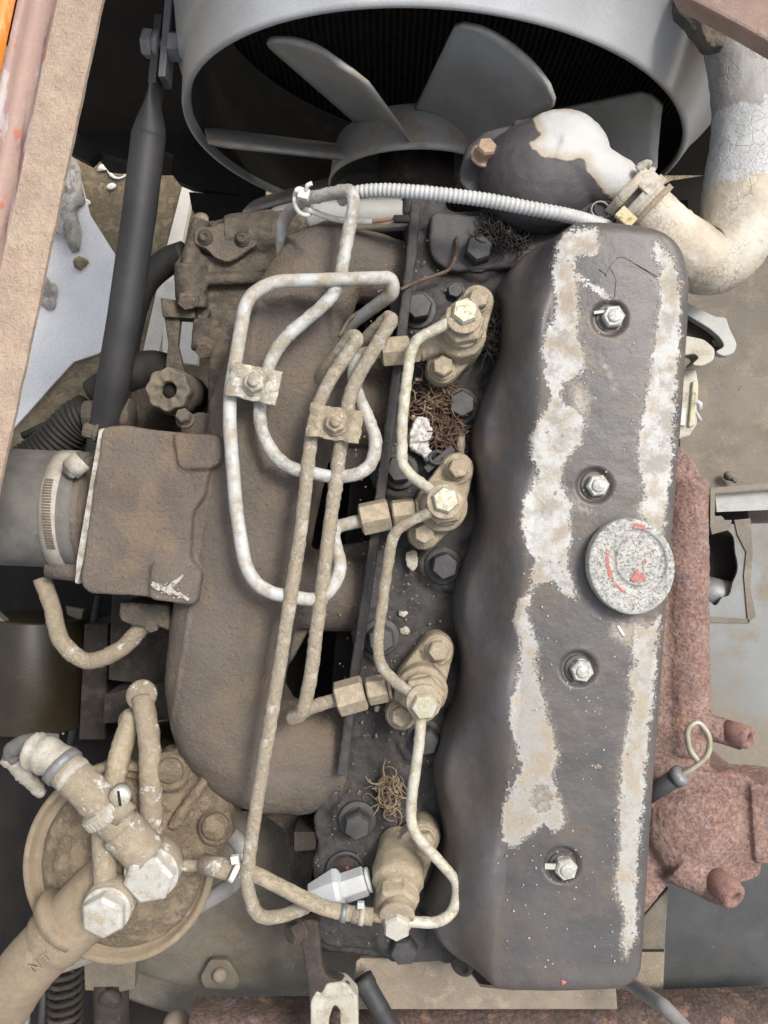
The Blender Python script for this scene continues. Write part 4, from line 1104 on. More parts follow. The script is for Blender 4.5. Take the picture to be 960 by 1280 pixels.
# cover nuts
nm = MB(); z_ = Vector((0, 0, 1)); nm.lathe(Vector((0, 0, 0)), z_, [(15, 0), (15, 2.5), (13, 3)], 28); nm.hexa(Vector((0, 0, 3)), z_, 14.5, 13); nm.lathe(Vector((0, 0, 15)), z_, [(8, 0), (8, 2.5), (6.5, 3.5)], 20)
nutm = nm.mesh('cover_nut', M['cap_cream'], Vector((0, 0, 0)))
NG = grimy('nut_grey', (.40, .40, .37), (.52, .51, .47), dust=(.36, .33, .27), dust_amt=.35, rough=.45, metal=.2, grain=2, gd=.6, big=9)
nutm.materials[0] = NG
seal = MB().lathe(Vector((0, 0, 0)), z_, [(20.5, 0), (20.5, 3.0), (18.5, 4.2), (16.0, 3.2), (15, 1)], 36).mesh('seal_ring', M['rubber_black'], Vector((0, 0, 0)))
for k, (nx, ny) in enumerate(NUTS):
    place(seal, 'seal_ring', nx, ny, -11.5, (0, 0, 1), 0, cover)
    place(nutm, 'cover_nut', nx+2, ny, -11, (rng.uniform(-.05, .05), rng.uniform(-.05, .05), 1), rng.random(), cover)
# bits of torn foil and clods round the nuts
def flake(px, py, z, L, w, ang, name, mat, par, th=1.2):
    c = at(px, py, z); u = Vector((math.cos(ang), math.sin(ang), .08)); v = Vector((-math.sin(ang), math.cos(ang), 0))
    mb = MB(); mb.box(c, u*L/2, v*w/2, Vector((0, 0, th/2))); return mb.build(name, mat, par)
flake(749, 390, -1, 13, 3.5, .12, 'foil_sliver', M['cap_cream'], cover)
flake(688, 1083, -1, 14, 7, 0, 'foil_sliver', M['cap_cream'], cover)
flake(743, 660+29, .8, 3.5, 12, .1, 'foil_sliver', M['tie'], cover)
flake(776, 788, .8, 3, 14, .55, 'foil_sliver', M['tie'], cover)
# torn film line across the top of the cover
for pts_ in ([(756, 345), (762, 333), (772, 322), (780, 322), (805, 336), (822, 346)], [(762, 333), (770, 350), (768, 372)], [(749, 337), (758, 344)]):
    MB().tube(resample([at(x, y, .8) for x, y in pts_], 4), .6, 5, jit=.5).build('torn_film_edge', M['thermo_black'], cover)
# small step at the lower left of the cover flank: stud boss
MB().lathe(at(578, 1206, -115), Vector((-.5, -.2, 1)), [(16, -14), (16, 3), (10, 5), (9, 1), (3, 0)], 22).build('flank_boss', M['head_black'], cover)

# oil cap
cap = None
Zc = 30
cx, cy = cap_c
mb = MB(); c = at(cx, cy, Zc-30); tilt = Vector((.05, -.02, 1)).normalized()
prof = [(46, -14), (46, 6), (55, 8), (57, 9.5), (57.6, 11), (57.6, 23.5), (57.2, 25), (56.2, 26), (55.4, 26.3), (51, 26.4), (40, 26.4), (38.6, 26), (37.8, 24.4), (36, 23.8), (31, 23.8), (30, 24.2), (28.6, 26), (27.6, 26.4), (25, 26.6), (4, 26.8)]
u, v = perp(tilt); vs = []; seg = 84
ang0 = math.radians(78)
for (r, h) in prof:
    for k in range(seg):
        a = 2*math.pi*k/seg
        e = Vector((math.cos(a)*.95, math.sin(a)*1.07, 0)); e.rotate(Matrix.Rotation(.22, 3, 'Z'))
        o_ = 1.0
        off = Vector((7, 6, 0))*max(0, min(1, (52-r)/12))
        vs.append(c+off+e*r*.96+tilt*h)
fs = []
for i in range(len(prof)-1):
    for k in range(seg):
        a = i*seg+k; b = i*seg+(k+1) % seg; fs.append((a, b, b+seg, a+seg))
fs.append(tuple((len(prof)-1)*seg+k for k in range(seg)))
mb.add(vs, fs)
cap = mb.build('oil_filler_cap', M['cap'], eng); cap['label'] = 'round grey oil filler cap with worn red paint and raised centre disc'
# remains of red paint: arc pieces in the groove, triangular mark in the middle
def arcstrip(a0, a1, r0, r1, h, name, mat, jag=1.2, n=16):
    vs = []; 
    for i in range(n+1):
        a = a0+(a1-a0)*i/n
        for r in (r0-rng.uniform(0, jag), r1+rng.uniform(0, jag)):
            e = Vector((math.cos(a)*.93, math.sin(a)*1.1, 0)); e.rotate(Matrix.Rotation(.22, 3, 'Z'))
            vs.append(c+Vector((7, 6, 0))+e*r*.96+tilt*h)
    fs = [(2*i, 2*i+1, 2*i+3, 2*i+2) for i in range(n)]
    o = MB().add(vs, fs, False).build(name, mat, cap); m = o.modifiers.new('s', 'SOLIDIFY'); m.thickness = .8*S; m.offset = 1
    return o
A = math.radians
arcstrip(A(150), A(196), 39.5, 43, 26.2, 'red_paint_arc', M['paint_red'], 1.6)
arcstrip(A(196), A(232), 40, 42, 26.2, 'red_paint_arc', M['paint_red'], .8)
arcstrip(A(62), A(84), 39.5, 43.5, 26.2, 'red_paint_arc', M['paint_red'], 1.2, 8)
MB().prism([(788, 724), (797, 711), (800, 717), (804, 716), (808, 726), (800, 727), (793, 728)], 28.2, 25).build('red_triangle_mark', M['paint_red'], cap)
MB().prism([(803, 702), (807, 698), (809, 703), (805, 707)], 28.0, 25).build('red_triangle_mark', grimy('paint_pink', (.42, .2, .17), (.4, .25, .2), dust_amt=.3, big=8), cap)

# ------------------------------------------------------------------ injectors
fb = bolt_mesh(14.5, 13, 17, 'flange_bolt', 'inj')
capz = MB(); capz.lathe(Vector((0, 0, -3)), z_, [(18, 0), (18, 2.5)], 24); capz.hexa(Vector((0, 0, 0)), z_, 18, 20)
capzm = capz.mesh('cap_bolt', M['cap_zinc'], Vector((0, 0, 0)))
capc = capzm.copy(); capc.materials[0] = M['cap_cream']
def nut_geo(mb, p, d, r, L, taper=0.0):
    d = d.normalized(); return mb.lathe(p, d, [(r*.8, 0), (r, 2.5), (r, L-2.5), (r*.84-taper, L)], 6, False, .3)
def injector(i, top, ztop, b1, b2, base, un, capm, label, fz=-98, cap_ax=(0, 0, 1)):
    """top: photo position of the cap bolt; b1, b2: flange bolts; base: flange centre; un: union chain [(px,py),(px,py),(px,py)] from body outwards"""
    mb = MB()
    T = at(*top, ztop); B = at(*base, fz); ax = (T-B).normalized()
    q1, q2 = at(*b1, fz), at(*b2, fz)
    # lozenge flange
    hull = []
    def ringp(c, r, a0, a1, n=10):
        return [(c.x+r*math.cos(a0+(a1-a0)*k/n), c.y+r*math.sin(a0+(a1-a0)*k/n)) for k in range(n+1)]
    d = (q2-q1); an = math.atan2(d.y, d.x); rb_, rc = W(21, fz), W(31, fz)
    m_ = B.lerp((q1+q2)/2, .5)
    hull = ringp(q2, rb_, an-1.25, an+1.25)+ringp(m_, rc, an+1.3, an+math.pi-1.3, 6)+ringp(q1, rb_, an+math.pi-1.25, an+math.pi+1.25)+ringp(m_, rc, an+math.pi+1.3, an+2*math.pi-1.3, 6)
    mb.prism(hull, fz, fz-34, px=False, inset=4)
    for q in (q1, q2): mb.lathe(Vector((q.x, q.y, fz-45)), z_, [(W(20, fz), 0), (W(20, fz), 46), (W(18, fz), 50)], 24)
    L = (T-B).length
    mb.lathe(B-ax*50, ax, [(W(25, fz), 0), (W(31, fz), 48), (W(32, fz), 50+L*.30), (W(28, fz), 50+L*.36), (W(26, fz), 50+L*.40), (W(26, fz), 50+L*.55)], 32)
    # side boss towards the union
    S0 = B+ax*(L*.10); U = [at(x, y, fz+8) for x, y in un]
    mb.tube([S0, U[0]], [W(19, fz), W(15, fz)], 20)
    body = mb.build('injector', M['inj'], eng, remesh=2.2, smooth_it=3, disp=[(10, 1.8), (4, .9)])
    freeze(body); body['label'] = label
    mb = MB(); mb.hexa(B+ax*(L*.50), ax, W(27, fz), L*.26, .2); mb.lathe(B+ax*(L*.76-1), ax, [(W(19, -50), 0), (W(19, -50), L*.13), (W(22, -50), L*.14), (W(22, -50), L*.2), (W(17, -50), L*.21)], 28)
    mb.build('holder_nut', M['inj'], body, bevel=1)
    cap_ax = ax.lerp(Vector(cap_ax).normalized(), .5)
    place(capm, 'cap_bolt', top[0], top[1], ztop-14, cap_ax, .35+i*.4, body)
    place(fb, 'flange_bolt', b1[0], b1[1], fz+4, (.02, .03, 1), .2+i, body); place(fb, 'flange_bolt', b2[0], b2[1], fz+4, (-.02, .02, 1), .6+i, body)
    return body, U
I = []
I.append(injector(0, (580, 394), -22, (597, 376), (553, 460), (574, 425), [(522, 436), (510, 438), (474, 438)], capzm, 'front injector nearest the fan, with yellowed cap bolt', fz=-92))
I.append(injector(1, (556, 626), -28, (572, 586), (530, 667), (551, 635), [(520, 640), (487, 642), (450, 649)], capzm, 'second injector from the fan, with bright two tone cap bolt'))
I.append(injector(2, (530, 879), -30, (547, 812), (502, 893), (527, 858), [(492, 860), (456, 866), (421, 874)], capzm, 'third injector from the fan, with pale yellow cap bolt'))
I.append(injector(3, (496, 1150), -26, (530, 1048), (488, 1135), (498, 1085), [(468, 1098), (456, 1104), (428, 1112)], capc, 'rearmost injector, leaning, with cream cap bolt and white union nut', fz=-100))
# union nuts
def union(body, U, r1, r2, m1='nut_tan', m2='nut_tan', L1=None):
    a, b, c = U; d = (c-a).normalized()
    n1 = MB(); nut_geo(n1, a+d*2, b-a, W(r1, -90), (b-a).length*.86); n1.lathe(a-d*3, (b-a), [(W(r1*.86, -90), 0), (W(r1*.86, -90), 4)], 24)
    n1.build('adaptor_nut', M[m1], body, bevel=.8)
    n2 = MB(); nut_geo(n2, b, c-b, W(r2, -90), (c-b).length, 2); n2.build('union_nut', M[m2], body, bevel=.8)
U = I[0][1]; union(I[0][0], [at(528, 437, -84), at(512, 437, -84), at(476, 440, -84)], 17, 20)
union(I[1][0], [at(521, 638, -84), at(487, 642, -84), at(450, 650, -84)], 17, 21)
union(I[2][0], [at(486, 859, -84), at(456, 865, -84), at(420, 875, -84)], 18, 22)
union(I[3][0], [at(460, 1100, -84), at(424, 1112, -84), at(424, 1112, -84)+(at(424, 1112, -84)-at(460, 1100, -84)).normalized()*.1], 18, 5, 'nut_white', 'nut_white')
d_ = (at(386, 1122, -84)-at(424, 1112, -84))
MB().lathe(at(426, 1110, -84), d_, [(W(12, -84), -6), (W(25, -84), 0), (W(26, -84), 6), (W(15, -84), d_.length), (W(10, -84), d_.length+1)], 7, False, .5).build('union_cone', M['nut_white'], I[3][0], bevel=1.2)

# ------------------------------------------------------------------ high-pressure pipes
def pipe(name, pts, r, mat, par, rad=26, label=None, jit=1.0, seg=14, step=4, caps=True):
    P = [at(*p) for p in pts]
    P = fillet(P, rad, 8); P = resample(P, step)
    o = MB().tube(P, W(r, -60), seg, jit=jit).build(name, mat, par)
    if label: o['label'] = label
    return o
RP = 8.2
pipe('fuel_pipe', [(352, 325, -190), (352, 275, -150), (380, 249, -110), (438, 237, -60), (443, 252, -52), (421, 368, -60), (352, 425, -62), (330, 470, -62), (322, 535, -60), (352, 584, -56), (425, 598, -52), (462, 588, -54), (472, 552, -60), (441, 478, -74), (443, 450, -84), (455, 441, -84), (480, 439, -84)], RP, M['pipe'], eng, [0, 20, 16, 12, 12, 28, 28, 24, 34, 30, 34, 34, 34, 22, 16, 10, 10], 'looped fuel pipe from the cable tie through the upper clamp to the front injector', jit=1.2)
pipe('fuel_pipe', [(395, 470, -190), (432, 410, -150), (492, 366, -60), (490, 347, -50), (340, 352, -50), (308, 372, -50), (285, 505, -52), (296, 650, -50), (313, 738, -50), (402, 752, -46), (428, 716, -54), (416, 668, -84), (422, 658, -88), (455, 650, -84)], RP+.3, M['pipe_white'], eng, [0, 30, 10, 14, 30, 30, 40, 60, 44, 40, 36, 14, 10, 10], 'wide white looped fuel pipe crossing the manifold to the second injector', jit=.6)
pipe('fuel_pipe', [(395, 520, -210), (400, 470, -110), (442, 418, -52), (447, 424, -46), (405, 485, -54), (390, 535, -54), (376, 665, -40), (347, 850, -38), (320, 1010, -44), (307, 1105, -50), (322, 1150, -60), (362, 1143, -80), (392, 1128, -84), (408, 1118, -84)], RP+.2, M['pipe_tan'], eng, [0, 30, 8, 6, 30, 20, 40, 60, 40, 20, 32, 20, 10, 6], 'longest fuel pipe, running straight down to the rearmost injector', jit=1.1)
pipe('fuel_pipe', [(380, 560, -240), (430, 450, -130), (486, 396, -60), (490, 400, -50), (440, 482, -54), (428, 540, -54), (408, 690, -44), (388, 850, -44), (378, 892, -52), (364, 900, -66), (370, 893, -78), (400, 880, -84), (425, 873, -84)], RP+.4, M['pipe_tan'], eng, [0, 30, 8, 6, 30, 20, 40, 40, 16, 6, 6, 12, 10], 'fuel pipe beside the longest one, ending at the third injector', jit=1.3)
# clamps
def clamp(px, py, z, w, h, ang, mat, label):
    c = at(px, py, z); u = Vector((math.cos(ang), math.sin(ang), 0)); v = Vector((-u.y, u.x, 0))
    n, m = 26, 18; vs = []; fs = []
    for i in range(n+1):
        for j in range(m+1):
            x = (i/n*2-1); y = (j/m*2-1)
            z_off = 5.5*math.exp(-((abs(x)-.72)/.2)**2)-3*math.exp(-(x/.3)**2)
            wv = 1+.02*math.sin(9*x+y*4)
            vs.append(c+u*x*w/2*wv+v*y*h/2*(1+.03*math.sin(7*x+2))+Vector((0, 0, z_off+.6*math.sin(x*13+y*9))))
    for i in range(n):
        for j in range(m):
            a = i*(m+1)+j; fs.append((a, a+m+1, a+m+2, a+1))
    o = MB().add(vs, fs).build('pipe_clamp', mat, eng); o['label'] = label
    md = o.modifiers.new('s', 'SOLIDIFY'); md.thickness = 5*S; md.offset = 1
    md = o.modifiers.new('b', 'BEVEL'); md.width = 1.4*S; md.segments = 2; md.limit_method = 'ANGLE'
    lo = MB(); lo.box(c+Vector((0, 0, -18)), u*w/2*.96, v*h/2*.93, Vector((0, 0, 3))); lo.build('lower_plate', mat, o, bevel=1)
    k = MB(); k.lathe(c+Vector((1, 1, 0)), z_, [(17, -2), (17, 5), (15, 6)], 26); k.build('washer', mat, o)
    k = MB(); k.hexa(c+Vector((1, 1, 5)), z_, 14, 12, .4); k.build('clamp_nut', mat, o, bevel=.6)
    k = MB(); k.lathe(c+Vector((2, 1, 5)), z_, [(7, 0), (7, 17), (5.5, 19), (1, 19.3)], 18); k.build('clamp_stud', mat, o)
clamp(318, 480, -40, 62, 44, -.22, M['clamp'], 'upper pale clamp plate with a nut, holding two pipes')
clamp(419, 530, -40, 66, 42, -.16, M['clamp_tan'], 'lower tan clamp plate with a nut, holding two pipes')

# leak-off pipes
RL = 6.8
pipe('leak_off_pipe', [(580, 392, -28), (548, 410, -34), (520, 424, -40), (512, 445, -44), (503, 520, -52), (502, 582, -56), (520, 600, -52), (552, 622, -38)], RL, M['pipe_cream'], eng, [0, 14, 20, 20, 30, 20, 16, 4], 'thin leak off pipe between the front and second injectors', jit=1.5, seg=12)
pipe('leak_off_pipe', [(556, 632, -38), (520, 648, -42), (492, 664, -46), (484, 710, -52), (472, 800, -54), (474, 832, -50), (500, 858, -44), (526, 874, -40)], RL, M['pipe_tan'], eng, [0, 12, 18, 20, 30, 24, 16, 4], 'thin leak off pipe between the second and third injectors', jit=1.7, seg=12)
pipe('leak_off_pipe', [(527, 884, -42), (524, 930, -46), (514, 1000, -50), (514, 1038, -50), (545, 1072, -48), (575, 1105, -46), (566, 1142, -42), (545, 1154, -40), (500, 1151, -38)], RL, M['pipe_cream'], eng, [0, 12, 30, 24, 24, 34, 26, 18, 4], 'thin leak off pipe curling right to the rearmost injector', jit=.8, seg=12)
# banjo eyes round the injector cap bolts
for (b, (x, y, z)) in zip([i[0] for i in I], [(580, 395, -36), (555, 629, -42), (529, 883, -44), (497, 1150, -40)]):
    MB().lathe(at(x, y, z), z_, [(W(17, z), -5), (W(18.5, z), -3), (W(18.5, z), 4), (W(17, z), 6)], 26).build('banjo_eye', M['inj'], b)

# return hose: rubber with bands
rh = thing('return_hose', 'thin dusty tan rubber hose from the fuel filter to the rearmost injector', 'hose', 380, 1110, -60)
MB().tube(resample(fillet([at(262, 1080, -80), at(300, 1084, -66), at(318, 1092, -52), at(405, 1136, -40), at(444, 1143, -40)], 18), 4), W(9.5, -50), 14, jit=.8).build('hose', M['clamp_tan'], rh)
MB().tube([at(440, 1143, -40), at(466, 1146, -40)], W(10.5, -40), 16).build('end_sleeve', M['fitting'], rh)
MB().tube([at(464, 1146, -40), at(492, 1149, -40)], W(6, -40), 14).build('nozzle', M['inj'], rh)
MB().tube([at(426, 1141, -40), at(433, 1142, -40)], W(11.5, -40), 18).build('clip_band', M['steel_dull'], rh)
MB().tube([at(449, 1144, -40), at(455, 1145, -40)], W(12, -40), 18).build('clip_band', M['hose_band'], rh)
MB().box(at(451, 1131, -34), Vector((4.5, 0, 0)), Vector((0, 4, 0)), Vector((0, 0, 4))).build('clip_screw', M['nut_white'], rh, bevel=1)
MB().tube([at(254, 1080, -82), at(292, 1088, -68)], W(13, -70), 18).build('end_sleeve', M['fitting'], rh)
for (x, y) in [(291, 1088), (305, 1084)]:
    MB().tube([at(x, y-1, -60), at(x+6, y+2, -60)], W(14.5, -60), 18).build('tie_band', M['tie'], rh)
    MB().box(at(x+3, y-14, -52), Vector((5, 1, 0)), Vector((-1, 5, 0)), Vector((0, 0, 5))).build('tie_head', M['tie'], rh, bevel=1)

# ------------------------------------------------------------------ fuel filter
Zf = -150
ff = MB()
c = at(150, 1085, Zf)
mb = MB()
ax = Vector((0, 0, 1))
def ell(mb, prof, cx, cy, z, ex=1.0, ey=1.0, rot=0, seg=64):
    vs = []; c = at(cx, cy, z)
    for (r, h) in prof:
        for k in range(seg):
            a = 2*math.pi*k/seg; e = Vector((math.cos(a)*ex, math.sin(a)*ey, 0)); e.rotate(Matrix.Rotation(rot, 3, 'Z'))
            vs.append(c+e*W(r, z)+Vector((0, 0, h)))
    fs = []
    for i in range(len(prof)-1):
        for k in range(seg):
            a = i*seg+k; b = i*seg+(k+1) % seg; fs.append((a, b, b+seg, a+seg))
    fs.append(tuple(range(seg-1, -1, -1))); fs.append(tuple((len(prof)-1)*seg+k for k in range(seg)))
    return mb.add(vs, fs)
fil = MB(); ell(fil, [(108, -330), (112, -70), (119, -40), (124, -20), (125, -4), (123, 2), (118, 4), (115, 1), (113, -8), (109, -9), (60, -3)], 148, 1080, Zf, .96, 1.02, -.3)
filt = fil.build('fuel_filter', M['filter'], eng); filt['label'] = 'round dusty tan fuel filter with banjo bolts'
mb = MB()
ell(mb, [(107, -12), (106, -2), (100, 5), (88, 10), (78, 20), (60, 26), (30, 28)], 152, 1080, Zf, .95, 1.0, 0)
mb.prism([(178, 1010), (205, 960), (225, 925), (245, 935), (275, 985), (292, 1005), (290, 1045), (262, 1085), (222, 1100), (180, 1100)], Zf+14, Zf-60)
mb.lathe(at(215, 962, Zf+8), ax, [(W(25, Zf), -40), (W(25, Zf), 14), (W(22, Zf), 19)], 28)
mb.lathe(at(272, 1030, Zf+8), ax, [(W(22, Zf), -40), (W(22, Zf), 16), (W(19, Zf), 21)], 28)
mb.tube([at(215, 1035, Zf+24), at(262, 965, Zf+20)], W(7, Zf), 12)
mb.tube(resample([at(150, 1100, Zf+22), at(60, 1180, Zf+42)], 10), W(38, Zf+20), 28)
hd = mb.build('filter_head', M['filter_rough'], filt, remesh=3, smooth_it=6, disp=[(30, 4), (7, 2.2)])
freeze(hd)
for (x, y, r) in [(213, 962, 17), (270, 1032, 18)]:
    MB().lathe(at(x, y, Zf+26), ax, [(r+1, 0), (r+1, 7), (r-2, 10), (2, 10.4)], 24).build('mounting_bolt', M['filter_rough'], filt)
# big elbow pipe lower left
P = fillet([at(162, 1078, Zf+10), at(92, 1150, Zf+58), at(30, 1212, Zf+50), at(-10, 1280, Zf+10)], 40)
eb = MB().tube(resample(P, 5), lambda f: W(36 if f > .42 else 39, Zf+50), 32, jit=1.0).build('elbow_pipe', M['filter'], filt)
MB().tube([at(88, 1148, Zf+62)+Vector((-4, 4, 0)), at(88, 1148, Zf+62)+Vector((-8, 1, 0))+Vector((-8, -8, 0))], W(40.6, Zf+60), 32).build('pipe_collar', M['filter'], eb)
# moulded letters on the elbow pipe
tc = bpy.data.curves.new('moulded_letters', 'FONT'); tc.body = 'N T'; tc.size = 19*S; tc.extrude = 1.0*S; tc.align_x = 'CENTER'; tc.align_y = 'CENTER'
to = bpy.data.objects.new('tmp_text', tc); C.objects.link(to)
dg = bpy.context.evaluated_depsgraph_get(); tme = bpy.data.meshes.new_from_object(to.evaluated_get(dg)); bpy.data.objects.remove(to)
tme.materials.clear(); tme.materials.append(grimy('letters_dark', (.27, .22, .155), (.22, .18, .125), dust_amt=.1, big=12))
lt = bpy.data.objects.new('moulded_letters', tme)
link(lt, (at(66, 1183, Zf+62)+Vector((0, 0, W(38, -90)+.6)))*S, eb, Matrix.Rotation(math.radians(38), 3, 'Z'))
# banjo bolts
def banjo(px, py, z, r, spin, name='banjo_bolt', mat='banjo'):
    mb = MB(); mb.hexa(at(px, py, z), Vector((.05, -.12, 1)), W(r, z), 20, spin); mb.lathe(at(px, py, z), Vector((.05, -.12, 1)), [(W(r+2, z), -5), (W(r+2, z), 1)], 30)
    mb.build(name, M[mat], filt, bevel=1.6)
    e = MB(); e.lathe(at(px, py, z), Vector((.05, -.12, 1)), [(W(r-3, z), -40), (W(r+3, z), -34), (W(r+3, z), -8), (W(r-3, z), -4)], 30)
    e.build('banjo_eye', M['fitting'], filt)
banjo(189, 1092, Zf+86, 32, .15)
banjo(133, 1138, Zf+112, 28, .5)
# feed hose up-left with clip
hp_ = thing('feed_hose', 'short pale hose with worm drive clip and torn rubber end above the fuel filter', 'hose', 90, 980, -60)
a, b_ = at(184, 1070, Zf+80), at(126, 1004, Zf+92)
MB().tube(resample([a, at(150, 1035, Zf+86)], 5), W(27, -64), 26, jit=1.2).build('banjo_neck', M['fitting'], filt)
MB().tube(resample([at(158, 1042, Zf+86), at(110, 988, Zf+96), at(80, 960, Zf+90)], 5), lambda f: W(23, -60)+1.2*(abs(math.sin(f*22))), 28, jit=1.2).build('hose', M['fitting'], hp_)
MB().tube(resample(fillet([at(94, 972, Zf+94), at(68, 948, Zf+88), at(40, 938, Zf+78)], 20), 4), lambda f: W(23+1.5*math.sin(f*22), -60), 28, jit=2.0).build('torn_cuff', M['hose_band'], hp_)
MB().tube([at(82, 962, Zf+92), at(74, 954, Zf+90)], W(26.5, -60), 28).build('dark_joint', M['steel_dull'], hp_)
o = MB().tube(resample(fillet([at(20, 948, Zf+60), at(12, 940, Zf+66), at(34, 926, Zf+66), at(72, 928, Zf+50)], 16), 4), W(11, -60), 14, jit=2.5); o.build('rubber_flap', M['rubber_grey'], hp_)
MB().tube([at(41, 938, Zf+78), at(38, 937, Zf+77)], W(17, -60), 24).build('hose_mouth', M['void'], hp_)  # black disc paints the shaded inside of the open hose end
o = MB().tube(resample(fillet([at(12, 944, Zf+60), at(30, 968, Zf+50), at(52, 992, Zf+30)], 16), 4), lambda f: W(13-6*f, -60), 14, jit=3.5); o.build('rubber_flap', M['hose_band'], hp_)
# worm clip
ca, cb_ = at(136, 1018, Zf+90), at(120, 1000, Zf+95); dd = (cb_-ca).normalized()
mb = MB(); mb.tube([ca-dd*2, ca+dd*16], W(28.5, -60), 40); cl = mb.build('worm_clip', M['hose_band'], hp_)
for k in range(16):
    u, v = perp(dd); an = math.radians(20+k*14)
    e = u*math.cos(an)+v*math.sin(an)
    if e.z < -.1: continue
    tdir = dd.cross(e)
    MB().box(ca+dd*7+e*W(28.8, -60), dd*6.5, tdir*1.6, e*1.4).build('clip_tooth', M['hose_band'], cl)
MB().lathe(at(150, 996, Zf+112), Vector((.1, -.15, 1)), [(13, -14), (13.5, 0), (12, 4), (2, 4.4)], 22).build('clip_screw', M['banjo'], hp_)
MB().box(at(150, 996, Zf+112)+Vector((.5, -.6, 4.6)), Vector((1.6, .2, 0)), Vector((-1, 10, 1)), Vector((0, 0, .6))).build('screw_slot', M['void'], hp_)
MB().tube([at(160, 1000, Zf+100), at(140, 1024, Zf+104)], W(13, -50), 20).build('screw_housing', M['fitting'], hp_)
# the two stout pipes rising from the filter to the ring fittings
MB().tube(resample(fillet([at(190, 1060, Zf+20), at(188, 1000, Zf+30), at(188, 930, Zf+24), at(178, 872, Zf-10)], 40), 5), W(13.5, Zf), 20, jit=1.8).build('filter_pipe', M['fitting'], filt)
MB().tube(resample(fillet([at(140, 1060, Zf+30), at(142, 985, Zf+20), at(150, 940, Zf+10), at(166, 895, Zf-20)], 30), 5), W(13, Zf), 20, jit=2.4).build('filter_pipe', M['nut_tan'], filt)
MB().lathe(at(177, 869, Zf-12), Vector((-.15, .35, 1)), [(W(19, Zf), -8), (W(20, Zf), 0), (W(18.5, Zf), 6), (W(12, Zf), 7)], 28).build('pipe_ring', M['fitting'], filt)
MB().lathe(at(164, 902, Zf-24), Vector((-.3, .3, 1)), [(W(17, Zf), -8), (W(18, Zf), 0), (W(16, Zf), 6), (W(11, Zf), 7)], 28).build('pipe_ring', M['fitting'], filt)
MB().tube(resample([at(128, 1040, Zf+60), at(131, 1080, Zf+82), at(132, 1130, Zf+94)], 5), W(14, -90), 20, jit=1.2).build('banjo_neck', M['fitting'], filt)
MB().tube(resample([at(216, 1082, Zf+58), at(262, 1082, Zf+62)], 4), W(7, -90), 14, jit=1.2).build('outlet_stub', M['fitting'], filt)
# grey plastic pipe passing under the filter
tag(MB().tube(resample(fillet([at(20, 1222, -190), at(110, 1195, -180), at(240, 1138, -170), at(300, 1100, -165), at(306, 1060, -165), at(284, 1038, -165), at(250, 1030, -170)], 40), 5), W(10.5, -170), 16).build('grey_pipe', M['pipe_grey']), 'smooth grey pipe sweeping under the fuel filter and up to the manifold', 'pipe')

# dusty breather hose loop left
tag(MB().tube(resample(spline([at(52, 722, -175), at(66, 762, -180), at(76, 800, -185), at(108, 826, -185), at(150, 812, -180), at(176, 786, -175), at(198, 773, -170)], 8), 4), W(10.5, -180), 16, jit=1.5).build('breather_hose', M['fitting']), 'dusty tan breather hose hanging in a U below the intake elbow', 'hose')

# intake hose left + clamp
ih = thing('intake_hose', 'large grey rubber intake hose entering from the left edge', 'hose', 50, 635, -170)
MB().tube(resample([at(-120, 628, -175), at(112, 638, -175)], 12), W(73, -175), 48).build('hose', M['rubber_grey'], ih)
MB().tube(resample([at(88, 637, -175), at(120, 639, -175)], 8), W(69, -175), 48).build('spigot', M['cast_tan'], ih)
u0 = at(78, 637, -175); u1 = at(97, 638, -175)
cl = MB().tube([u0, u1], W(74.5, -175), 60).build('worm_clip', M['hose_band'], ih)
dd = (u1-u0).normalized()
for k in range(26):
    an = math.radians(62+k*2.6); e = Vector((0, math.cos(an), math.sin(an)))
    # slots lie across the band
    MB().box((u0+u1)/2+e*W(74.9, -175)+dd*(0), dd*6, Vector((0, -e.z, e.y))*1.1, e*.6).build('clip_slot', M['cast_tan'], cl)
MB().tube([at(103, 575, -95), at(88, 588, -92)], 15, 18).build('screw_housing', M['hose_band'], ih)
MB().lathe(at(90, 586, -92), Vector((-.6, -.5, .8)), [(12, -4), (12, 6), (9, 8), (1, 8)], 16).build('clip_screw', M['fitting'], ih)

# ------------------------------------------------------------------ thermostat housing, hoses at the top
th = MB(); zt = -110
th.ball(at(676, 222, zt), W(68, zt), 32, (1.15, 1.0, .8)); th.ball(at(700, 196, zt+8), W(56, zt), 28, (1.1, 1.0, .8))
th.tube(resample([at(690, 205, zt+10), at(770, 232, zt+10), at(800, 262, zt)], 6), [W(48, zt)*(1-k*.022) for k in range(len(resample([at(690, 205, zt+10), at(770, 232, zt+10), at(800, 262, zt)], 6)))], 28)
th.lathe(at(610, 205, zt-20), ax, [(W(34, zt), -80), (W(33, zt), 8), (W(29, zt), 14)], 30)
th.prism(roundpoly([(576, 205), (600, 165), (660, 150), (700, 180), (720, 270), (660, 285), (590, 245), (572, 225)], 14), zt-8, zt-110)
th.prism(roundpoly([(640, 150), (668, 146), (672, 166), (650, 190)], 6), zt+16, zt-40)
th.tube(resample([at(590, 235, zt-20), at(650, 256, zt-30), at(720, 270, zt-30)], 8), W(12, zt), 14)
th.prism(roundpoly([(538, 262), (640, 275), (700, 262), (700, 330), (560, 340), (536, 320)], 14), zt-22, zt-110)
thm = th.build('thermostat_housing', M['thermo'], eng, remesh=3, smooth_it=5, disp=[(40, 3), (8, 1.0)])
me = freeze(thm)
A_ = np.array([v for v in (thm.data.vertices[0].co,)])
orgt = (wmat(thm).to_translation()/S)
PX = px_of(me, (orgt.x, orgt.y, orgt.z))
